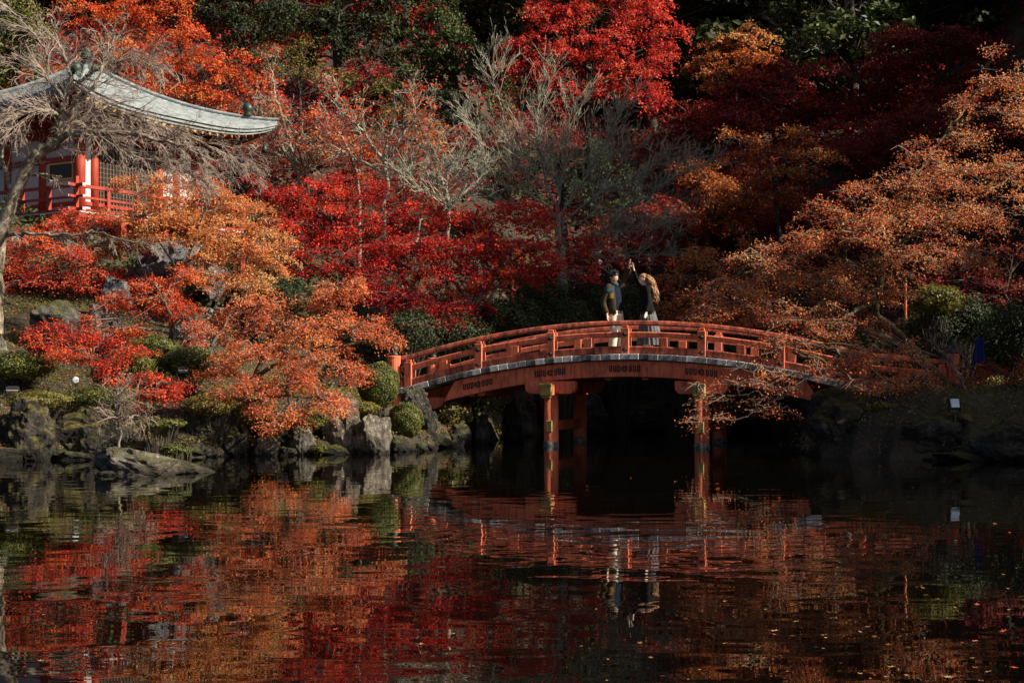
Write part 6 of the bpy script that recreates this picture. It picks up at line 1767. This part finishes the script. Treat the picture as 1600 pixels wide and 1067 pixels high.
def make_woman():
    w0 = P(1008, 0, 31.42)
    dz = zd(0.12)+0.004
    root = empty('person', (w0[0], w0[1], dz), 'person with long wavy hair, black sweater and grey skirt on the bridge', 'person')
    f = nrm(A3(-0.97, -0.20, 0)); l = A3(0.20, -0.97, 0)
    hc = A3(-.045, 0, 1.63); hf = nrm(A3(-.96, -.12, .12))
    pel = A3(.045, 0, .93); ch = A3(-.005, 0, 1.44); nk = A3(-.02, 0, 1.505)
    ls, le, lw = ch+l*.165-A3(0, 0, .03), A3(.05, -.25, 1.12), A3(-.005, -.33, .90)
    rs, re, rw = ch-l*.16-A3(0, 0, .02), A3(-.165, .15, 1.63), A3(-.245, .06, 1.86)
    b = MB(); torso(b, pel, ch, nk, l, f, .145, .105)
    r_, f_, u_ = head(b, hc, hf, s=0.97)
    limb(b, [ls-l*.05, ls, le, lw], [.046, .046, .035, .024]); limb(b, [rs+l*.05, rs, re, rw], [.046, .046, .035, .024])
    hand(b, lw, (-.25, -.25, -.9), (-.4, .5, 0), .5, .9, 1)
    hand(b, rw, (-.18, -.12, .95), (-.9, -.2, .0), .2, .95, -1)
    for sg in (-1, 1):
        hip = pel+l*sg*.085-A3(0, 0, .04); kn = A3(.03, 0, .48)+l*sg*.08+f*.02; an = A3(.03, 0, .08)+l*sg*.08
        limb(b, [hip, kn, an], [.085, .052, .034]); limb(b, [an-A3(0, 0, .03)-f*.05, an-A3(0, 0, .045)+f*.06, an-A3(0, 0, .055)+f*.15], [.030, .033, .022])
    remeshed(b, 'body', M['skin_f'], root)
    for sg in (-1, 1):
        MB().lathe([(0.002, -.011), (.009, -.007), (.012, 0), (.009, .007), (.002, .011)], 10, tuple(hc+f_*.083+r_*sg*.028+u_*.006)).build('eye', M['eye'], root, smooth=True)
    s = MB()
    s.loft(ell_rings([(pel+A3(.01, 0, -.06), l*.190, f*.160), (pel+A3(.008, 0, .06), l*.178, f*.150), (pel+A3(-.012, 0, .2), l*.160, f*.128), (pel+A3(-.03, 0, .36), l*.172, f*.135), (ch-A3(0, 0, .07), l*.175, f*.122), (ch-A3(0, 0, .015), l*.12, f*.09), (nk-A3(0, 0, .005), l*.066, f*.066)], 24, .01, 3))
    limb(s, [ls-l*.06, ls, le, lw+A3(0, .01, .02)], [.07, .068, .058, .045], 16); limb(s, [rs+l*.05-A3(0, 0, .05), rs, re, rw-A3(-.01, 0, .035)], [.075, .07, .058, .042], 16)
    s.build('sweater', M['blackknit'], root, smooth=True)
    # pleated skirt
    n = 72; rings = []
    for t in np.linspace(0, 1, 9):
        c = pel+A3(.01+.05*t, 0, .08-.80*t)
        w = .150+.13*t**.8; d = .135+.14*t**.8
        rings.append([c+(l*w*math.cos(a)+f*d*math.sin(a))*(1+(.02+.07*t)*math.sin(18*a+1.2*t)) for a in np.linspace(0, 2*math.pi, n+1)[:-1]])
    MB().loft(rings, cap=False).build('skirt', M['greyskirt'], root, smooth=True)
    for sg in (-1, 1):
        c = A3(.03, 0, 0)+l*sg*.08
        q = MB(); q.loft([[c+f*x+l*w*math.cos(a)+A3(0, 0, max(0, .04+h*math.sin(a))) for a in np.linspace(0, 2*math.pi, 13)[:-1]] for x, w, h in ((-.08, .02, .04), (-.06, .038, .10), (0, .040, .09), (.09, .042, .035), (.15, .030, .026), (.17, .01, .012))])
        q.build('shoe', M['shoe'], root, smooth=True)
    # long wavy hair blown towards the back
    rg = np.random.default_rng(9); h = MB(); nu, nv = 26, 14; vs = []
    for jv in range(nv+1):
        th = math.pi*0.62*jv/nv
        for i in range(nu):
            ph = 2*math.pi*i/nu; cx, cy, cz = math.sin(th)*math.sin(ph), math.sin(th)*math.cos(ph), math.cos(th)
            if cy > 0.05 and cz < .62: cz = .62+(cz-.62)*.1
            vs.append(hc+(r_*cx*.088+f_*(cy*.108-.010)+u_*(cz*.132+.002))*(1+rg.normal(0, .012)))
    h.add(vs, [(jj*nu+i, jj*nu+(i+1) % nu, (jj+1)*nu+(i+1) % nu, (jj+1)*nu+i) for jj in range(nv) for i in range(nu)])
    for k in range(260):
        th = rg.uniform(.5, 1.9); ph = rg.uniform(1.75, 4.53)
        cx, cy, cz = math.sin(th)*math.sin(ph), math.sin(th)*math.cos(ph), math.cos(th)
        p = hc+(r_*cx*.086+f_*(cy*.105-.010)+u_*(cz*.130))
        ln = rg.uniform(.30, .60); pts = [p]; d = nrm(-f_*.55+(p-hc)*3); wv = rg.uniform(0, 6.28)
        for q in range(7):
            t = q/6
            d = nrm(-f_*(.50-.22*t)-u_*(.30+.85*t)+nrm(p-hc)*.12*(1-t)+A3(math.sin(wv+q*1.6), math.cos(wv*1.7+q*1.4), 0)*.34)
            pts.append(pts[-1]+d*ln/7)
        V, Q = tube(pts, np.array([.007, .009, .0095, .0095, .009, .008, .006, .002])*rg.uniform(.8, 1.25), 5); h.add(V, [tuple(x) for x in Q])
    h.build('hair', M['blondhair'], root, smooth=True)


make_man()
make_woman()
